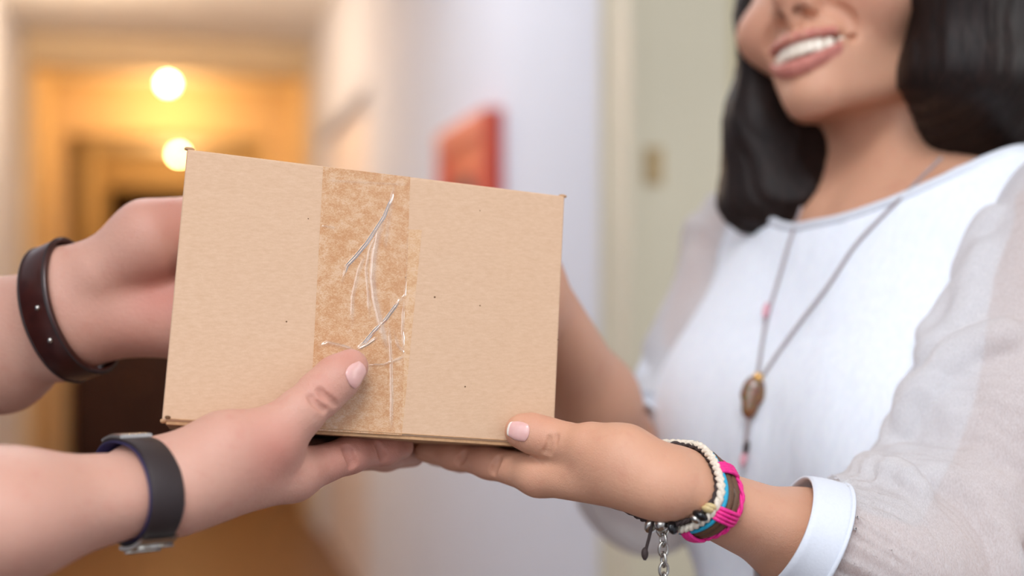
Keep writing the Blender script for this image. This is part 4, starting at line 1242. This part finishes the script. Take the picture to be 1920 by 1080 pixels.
# trousers below the frame
tr_ = Sculpt()
tr_.add(Ell(TB(0, -0.01, -0.56), (0.163, 0.112, 0.14), MB_), 0)
zf = -(NBW[2])
for x in (-1, 1):
    tr_.add(Cone(TB(x*0.085, -0.01, -0.62), TB(x*0.085, 0.0, -0.95), 0.084, 0.062), 0.03)
    tr_.add(Cone(TB(x*0.085, 0.0, -0.95), TB(x*0.085, -0.02, zf+0.07), 0.062, 0.050), 0.02)
V, Q = tr_.mesh(EYE+[-0.2, 0.4, -1.33], EYE+[0.85, 1.5, -0.4], 0.009)
mesh_obj('trousers', V, Q, M['trousers'], wp)
for x in (-1, 1):
    sh = Sculpt(); sh.add(Cone(TB(x*0.085, -0.04, zf+0.036), TB(x*0.085, 0.13, zf+0.03), 0.035, 0.028), 0)
    sh.add(Cone(TB(x*0.085, -0.03, zf+0.04), TB(x*0.085, -0.02, zf+0.09), 0.034, 0.036), 0.02)
    V, Q = sh.mesh(TB(x*0.085, 0, zf)-[0.25, 0.25, 0.02], TB(x*0.085, 0, zf)+[0.25, 0.25, 0.16], 0.006)
    V[:, 2] = np.maximum(V[:, 2], 0.002)
    mesh_obj('shoe', V, Q, M['cuff'], wp)
# ------------------------------------------------------------------ man's clothes and hair (left of the frame)
M['navy'] = plain('navy_cotton', (34, 40, 74), 0.85, var=0.12, scale=400, bump=0.2)
M['jeans'] = plain('dark_denim', (46, 52, 70), 0.9, var=0.15, scale=500)
M['shoe'] = plain('brown_leather', (70, 46, 32), 0.5, var=0.15, scale=80)
mf = nrm([0.97, 0, -0.05]); ml = nrm(shL-shR); MMb = np.stack([cv(np.array([0, 0, 1.0])), cv(np.array([1.0, 0, 0])), np.array([0, 0, 1.0])], 1)
nbw = W3(nb)
def TMb(x, y, z): return nbw+MMb@np.array([x, y, z], float)
shirt = Sculpt()
shirt.add(Ell(TMb(0, -0.01, -0.17), (0.185, 0.115, 0.20), MMb), 0)
shirt.add(Ell(TMb(0, -0.01, -0.42), (0.165, 0.115, 0.26), MMb), 0.08)
for sh_, el_ in ((shR, elbR), (shL, elbL)):
    shirt.add(Cone(W3(nb+[0, 0.035, 0]), W3(sh_), 0.062, 0.064), 0.04)
    shirt.add(Cone(W3(sh_), W3(el_*0.8+sh_*0.2), 0.064, 0.054), 0.03)
sv = W3(elbR+(midR-elbR)*0.80)
shirt.add(Cone(W3(elbR*0.8+shR*0.2), W3(elbR+(midR-elbR)*0.15), 0.054, 0.050), 0.02)
shirt.add(Cone(W3(elbR+(midR-elbR)*0.15), W3(elbR+(midR-elbR)*0.72), 0.050, 0.036), 0.02)
shirt.add(Cone(W3(elbL*0.8+shL*0.2), W3(elbL+(midL-elbL)*0.45), 0.054, 0.044), 0.02)
def mw(p):
    f = p.astype(np.float64); return (0.003*np.sin(f@np.array([40., 55., 70.])+3*np.sin(f@np.array([22., -30., 28.])))).astype(np.float32)
shirt.warp = mw
V, Q = shirt.mesh(EYE-[1.15, 0.5, 0.9], EYE+[0.1, 1.2, 0.25], 0.006)
L_ = (V-nbw)@MMb
V, Q = drop_faces(V, Q, ((L_[:, 0]/0.078)**2+((L_[:, 1]+0.0)/0.078)**2 < 1) & (L_[:, 2] > -0.15))
so = mesh_obj('shirt', V, Q, M['navy'], mp)
tj = Sculpt(); zf = -nbw[2]
tj.add(Ell(TMb(0, -0.01, -0.62), (0.168, 0.118, 0.15), MMb), 0)
for x in (-1, 1):
    tj.add(Cone(TMb(x*0.09, -0.01, -0.68), TMb(x*0.095, 0, -1.02), 0.088, 0.066), 0.03)
    tj.add(Cone(TMb(x*0.095, 0, -1.02), TMb(x*0.095, -0.02, zf+0.07), 0.066, 0.052), 0.02)
V, Q = tj.mesh(nbw+[-0.4, -0.4, zf], nbw+[0.4, 0.4, -0.45], 0.010)
mesh_obj('jeans', V, Q, M['jeans'], mp)
for x in (-1, 1):
    sh = Sculpt(); sh.add(Cone(TMb(x*0.095, -0.05, zf+0.042), TMb(x*0.095, 0.15, zf+0.034), 0.040, 0.033), 0)
    sh.add(Cone(TMb(x*0.095, -0.03, zf+0.045), TMb(x*0.095, -0.02, zf+0.10), 0.038, 0.042), 0.02)
    c = TMb(x*0.095, 0.05, zf)
    V, Q = sh.mesh(c-[0.25, 0.25, 0.02], c+[0.25, 0.25, 0.18], 0.007); V[:, 2] = np.maximum(V[:, 2], 0.002)
    mesh_obj('shoe', V, Q, M['shoe'], mp)
mh = Sculpt(); mh.add(Ell(TM(0, -14, 56), np.array([0.076, 0.094, 0.082])*1.06, MhM), 0)
mh.add(Cone(TM(0, -70, 30), TM(0, -62, -25), 0.05, 0.042), 0.03)
mh.carve(Ell(TM(0, 92, 0), np.array([0.070, 0.070, 0.075])*1.06, MhM), 0.012)
mh.warp = lambda p: (0.0015*np.sin(p@np.array([300., 260., 180.], np.float32))).astype(np.float32)
V, Q = mh.mesh(OM-0.2, OM+0.25, 0.005)
V, Q = biggest_piece(V, Q)
mesh_obj('hair', V, Q, M['hair'], mp)

# ------------------------------------------------------------------ wristbands of the man
M['band_black'] = plain('black_rubber', (42, 30, 30), 0.6, var=0.08, scale=60)
M['band_brown'] = plain('dark_brown_leather', (58, 24, 18), 0.30, var=0.25, scale=120, bump=0.3)
M['steel'] = plain('brushed_steel', (190, 186, 178), 0.25, 1.0, var=0.08, scale=200)
M['band_blue'] = plain('dark_blue_lining', (38, 32, 78), 0.6, var=0.1)
bc = camf(262, 930, 0.566); ba = cv(nrm(wrR-midR+np.array([0, 0.006, 0])))
pts, D = ring_on(man, W3(bc), ba, 0.0010, 96)
wb = empty('wristband', tuple(W3(bc))); tag(wb, 'black band with a steel clasp on the wrist of the hand under the box', 'wristband')
V, F = strap(pts, D, ba, 0.0145, 0.0020); mesh_obj('band', V, F, M['band_black'], wb)
V, F = strap(pts-D*0.0004, D, ba, 0.0160, 0.0008); mesh_obj('lining', V, F, M['band_blue'], wb)
scr = (pts-EYE)@RIGHT/((pts-EYE)@FWD)*FPX+960, 540-(pts-EYE)@UP/((pts-EYE)@FWD)*FPX
low = int(np.argmax(scr[1]+0.25*scr[0]))
ii = [(low+k) % 96 for k in range(-8, 9)]
dep = np.array([(pts[i]-EYE)@FWD for i in ii])
V, F = strap(pts[ii]+D[ii]*0.0019, D[ii], ba, 0.0165, 0.0022, False); cl = mesh_obj('clasp', V, F, M['steel'], wb, smooth=False)
for k in (4, 12):
    q = pts[ii[k]]+D[ii[k]]*0.0045; MB().tube([q-ba*0.008, q+ba*0.008], 0.0009, 8).obj('clasp_bar', M['steel'], cl)
hi_ = int(np.argmin(scr[1])); ii = [(hi_+k) % 96 for k in range(-5, 6)]
V, F = strap(pts[ii]+D[ii]*0.0019, D[ii], ba, 0.0150, 0.0018, False); mesh_obj('clasp_plate', V, F, M['steel'], wb, smooth=False)
bc2 = camf(132, 585, 0.707); ba2 = cv(nrm((wrL-midL)*[1, 1, 0.8]+np.array([0, 0.004, 0])))
pts, D = ring_on(man, W3(bc2), ba2, 0.0010, 96)
wb2 = empty('wristband', tuple(W3(bc2))); tag(wb2, 'glossy dark brown leather band on the wrist of the hand behind the box', 'wristband')
V, F = strap(pts, D, ba2, 0.0205, 0.0024); mesh_obj('band', V, F, M['band_brown'], wb2)
for s_ in (-1, 1):
    MB().tube(pts+D*0.0024+ba2*s_*0.0086, 0.0006, 6, closed=True).obj('stitching', M['band_black'], wb2)
near = int(np.argmin((pts-EYE)@FWD))
for k in (-4, 6):
    q = pts[(near+k) % 96]+D[(near+k) % 96]*0.0026
    MB().ball(q+ba2*0.003, 0.0016, None, 10, 7).obj('glint_ball', M['steel'], wb2)  # steel ball standing in for a glint on the glossy leather

# ------------------------------------------------------------------ bracelets of the woman
def cord(name, sc, c, axis, off, rad, mat, parent, twist=0, n=96, wob=0.0, ph=0.0, shift=None):
    pts, D = ring_on(sc, c, axis, off, n)
    th = np.linspace(0, 2*math.pi, n, endpoint=False)
    pts = pts+axis*(wob*np.sin(th+ph))[:, None]+(D*shift if shift else 0)
    m = MB()
    if twist:
        for s_ in range(2):
            a = th*twist+math.pi*s_; m.tube(pts+D*(np.cos(a)*rad*0.5)[:, None]+axis*(np.sin(a)*rad*0.5)[:, None], rad*0.62, 7, closed=True)
    else: m.tube(pts, rad, 8, closed=True)
    o = m.obj(name, mat, parent)
    return o, pts, D
def fab(name, col, rough=0.8): return plain(name, col, rough, var=0.15, scale=900, bump=0.4)
M['c_white'] = fab('cream_cord', (226, 214, 196)); M['c_pink'] = fab('pink_waxed_cord', (232, 40, 136), 0.6)
M['c_blue'] = fab('turquoise_cord', (30, 160, 196), 0.6); M['c_brown'] = fab('brown_leather_cord', (98, 66, 44), 0.6); M['c_dark'] = fab('dark_brown_cord', (56, 42, 40), 0.7)
M['bead_black'] = plain('black_glass_bead', (22, 22, 24), 0.12, var=0.1); M['bead_tan'] = plain('tan_wood_bead', (206, 182, 130), 0.5, var=0.1, scale=400)
bx_ = cv(nrm(elN-wrN))
def bp(px, py, d): return camf(px, py, d)
cB = W3(camf(1296, 930, 0.617)); aB = nrm(bx_+cv([0.0, 0.0, 0.10]))
b1 = empty('bracelet', tuple(cB)); tag(b1, 'brown leather bracelet with turquoise and pink cords and pink knots', 'bracelet', 'bracelets on the wrist')
for nm, off, dx, r, mt in (('leather_strap', 0.0022, -0.0005, 0.0021, 'c_brown'), ('leather_strap', 0.0022, 0.0026, 0.0019, 'c_brown'), ('turquoise_cord', 0.0030, -0.0036, 0.0012, 'c_blue'), ('pink_cord', 0.0028, 0.0056, 0.0013, 'c_pink')):
    o, pb, Db = cord(nm, wom, cB+aB*dx, aB, off, r, M[mt], b1, 14 if nm == 'pink_cord' else 0)
pts, D = ring_on(wom, cB+aB*0.001, aB, 0.0022, 96)
sx = (pts-EYE)@RIGHT/((pts-EYE)@FWD)*FPX+960; sy = 540-(pts-EYE)@UP/((pts-EYE)@FWD)*FPX; sd = (pts-EYE)@FWD
front = sd < np.median(sd)
for ty in (882, 968, 1010):
    k = int(np.argmin(np.abs(sy-ty)+(~front)*1e3)); m = MB()
    for j in range(4):
        q = pts[(k+j-1) % 96]; dd = D[(k+j-1) % 96]
        lp = [q+dd*(math.cos(a)*0.0034)+aB*(math.sin(a)*0.0062) for a in np.linspace(0, 2*math.pi, 17)[:-1]]
        m.tube(lp, 0.0010, 6, closed=True)
    m.obj('pink_knot', M['c_pink'], b1)
cW = W3(camf(1277, 922, 0.613)); aW = nrm(bx_+cv([-0.05, 0.05, 0.12]))
b2 = empty('bracelet', tuple(cW)); tag(b2, 'twisted cream cord bracelet next to the beads', 'bracelet', 'bracelets on the wrist')
cord('cord', wom, cW, aW, 0.0026, 0.0021, M['c_white'], b2, 22)
o, p2_, D2_ = cord('thin_cord', wom, cW+aW*0.0048, aW, 0.0018, 0.0014, M['c_white'], b2, 26, wob=0.0012)
k = int(np.argmin(np.abs((540-(p2_-EYE)@UP/((p2_-EYE)@FWD)*FPX)-918)+((p2_-EYE)@FWD > np.median((p2_-EYE)@FWD))*1e3))
m = MB(); hx = [p2_[(k+int(j/8)) % 96]*(1-(j % 8)/8)+p2_[(k+int(j/8)+1) % 96]*((j % 8)/8) for j in range(40)]
m.tube([h+D2_[k]*(math.cos(j*1.6)*0.0019+0.0004)+aW*(math.sin(j*1.6)*0.0019) for j, h in enumerate(hx)], 0.0005, 6)
m.obj('wire_coil', M['steel'], b2)
# beaded cord with a charm chain
cD = W3(camf(1262, 928, 0.610)); aD = nrm(bx_+cv([-0.25, 0.10, 0.10]))
b3 = empty('bracelet', tuple(cD)); tag(b3, 'dark cord bracelet with beads and a hanging steel chain', 'bracelet', 'bracelets on the wrist')
o, p3_, D3_ = cord('dark_cord', wom, cD, aD, 0.0012, 0.0013, M['c_dark'], b3, 18)
o, p4_, D4_ = cord('dark_cord', wom, cD+aD*0.0035, aD, 0.0012, 0.0011, M['c_dark'], b3, 18, wob=0.0015)
sy = 540-(p3_-EYE)@UP/((p3_-EYE)@FWD)*FPX; fr_ = (p3_-EYE)@FWD < np.median((p3_-EYE)@FWD)+0.004
def at_y(ty): return int(np.argmin(np.abs(sy-ty)+(~fr_)*1e3))
for ty, r, mt, nm in ((947, 0.0030, 'bead_tan', 'bead'), (953, 0.0032, 'bead_tan', 'bead'), (964, 0.0040, 'bead_black', 'bead'), (971, 0.0034, 'steel', 'bead'), (981, 0.0042, 'steel', 'bead'), (984, 0.0036, 'bead_black', 'bead')):
    k = at_y(ty); tg = nrm(p3_[(k+1) % 96]-p3_[k-1]); dd = D3_[k]; Mx = np.stack([dd, np.cross(tg, dd), tg], 1)
    MB().ball(p3_[k]+dd*0.0012, (r, r, r*0.62), Mx, 14, 9).obj(nm, M[mt], b3)
end = p3_[int(np.argmax(sy))]
q0 = P(1243, 992, 0.604)
for j in range(6):
    c = q0+np.array([0, 0, -0.0048*j])+RIGHT*0.0001*j
    R0 = RIGHT if j % 2 == 0 else FWD
    R0 = nrm(R0+0.35*(FWD if j % 2 == 0 else -RIGHT))
    lk = [c+R0*math.cos(a)*(0.0030 if j < 2 else 0.0022)+np.array([0, 0, 1.0])*math.sin(a)*0.0034 for a in np.linspace(0, 2*math.pi, 17)[:-1]]
    MB().tube(lk, 0.0007, 7, closed=True).obj('chain_link', M['steel'], b3)
MB().ball(P(1240, 983, 0.603), 0.0036, None, 14, 10).obj('bead', M['steel'], b3)
tl_ = [P(1224, 970, 0.606), P(1219, 1000, 0.605), P(1212, 1028, 0.605), P(1209, 1050, 0.605)]
MB().tube(catmull(tl_, 5), 0.0008, 7).ball(P(1209, 1038, 0.605), (0.0017, 0.0017, 0.003)).obj('cord_end', M['c_dark'], b3)
lp = [P(1266+12*math.cos(a), 846+13*math.sin(a)-3, 0.615) for a in np.linspace(0, 2*math.pi, 25)[:-1]]
MB().tube(lp, 0.0009, 7, closed=True).obj('cord_loop', M['c_dark'], b3)

# ------------------------------------------------------------------ necklace
M['n_cord'] = fab('grey_brown_cord', (160, 146, 146)); M['n_pink'] = plain('pink_bead', (222, 160, 172), 0.35, var=0.1)
M['n_gold'] = plain('gold_bead', (226, 178, 110), 0.25, 0.9, var=0.05)
t = NT('iridescent_stone'); nz = t.noise(260, 3, 0.6)
t.set(Base_Color=t.ramp(nz, [(0.25, srgb(40, 34, 18)), (0.42, srgb(96, 82, 28)), (0.52, srgb(140, 72, 34)), (0.60, srgb(52, 38, 40)), (0.75, srgb(120, 80, 80))]), Roughness=0.25)
t.b.inputs['Coat Weight'].default_value = 0.6; t.bump(nz, 0.5, 0.001); M['stone'] = t.m
both = Sculpt(); both.base = list(wom.base); both.br = []; both.cut = []
def on_front(pix, off):
    """points on the outermost of blouse and skin along the view through the given pixels"""
    out = []
    for px, py in pix:
        r = P(px, py, 1.0)-EYE; tt = 0.70
        for _ in range(60):
            q = np.array([EYE+r*tt]); d = min(float(blouse.dist(q)[0]), float(wom.dist(q)[0]))-off
            tt += max(d*0.7, -0.01)
            if abs(d) < 2e-4: break
        out.append(EYE+r*tt)
    return np.array(out)
nk = empty('necklace', tuple(TB(0, 0.09, -0.02))); tag(nk, 'long thin cord necklace with a dark mottled stone pendant over the blouse', 'necklace')
lft = on_front([(1503, 388), (1480, 455), (1458, 530), (1440, 590), (1430, 640), (1421, 700)], 0.0022)
rgt = on_front([(1765, 296), (1730, 330), (1690, 370), (1640, 420), (1600, 465), (1550, 540), (1500, 605), (1460, 660), (1430, 705)], 0.0022)
MB().tube(catmull(lft, 6), 0.0011, 7).obj('cord', M['n_cord'], nk)
MB().tube(catmull(rgt, 6), 0.0011, 7).obj('cord', M['n_cord'], nk)
pc = on_front([(1410, 745), (1421, 708), (1401, 800), (1394, 860), (1436, 582)], 0.0055)
vd = nrm(pc[0]-EYE); upv = nrm(pc[1]-pc[2]); sd_ = np.cross(vd, upv); Mx = np.stack([sd_, vd, upv], 1)
m = MB().ball((0, 0, 0), 1.0, None, 18, 12); vv = np.array(m.v); vv = np.sign(vv)*np.abs(vv)**0.85*np.array([0.0078, 0.0040, 0.0140])
vv[:, 0] *= 1-0.25*(vv[:, 2] < -0.004); m.v = [tuple(pc[0]+Mx@q) for q in vv]; m.obj('pendant', M['stone'], nk)
MB().ball(pc[1]-vd*0.002, 0.0035).obj('gold_bead', M['n_gold'], nk)
MB().tube(catmull([pc[0]-upv*0.013, pc[2], pc[3]], 6), 0.0012, 7).obj('tassel', M['n_cord'], nk)
MB().ball(pc[3], (0.0022, 0.0022, 0.0055), Mx).obj('pink_bead', M['n_pink'], nk)
MB().ball(pc[4], (0.0022, 0.0022, 0.0055), Mx).obj('pink_bead', M['n_pink'], nk)
MB().ball(on_front([(1399, 838)], 0.005)[0], (0.0020, 0.0020, 0.0045), Mx).obj('dark_bead', M['c_dark'], nk)
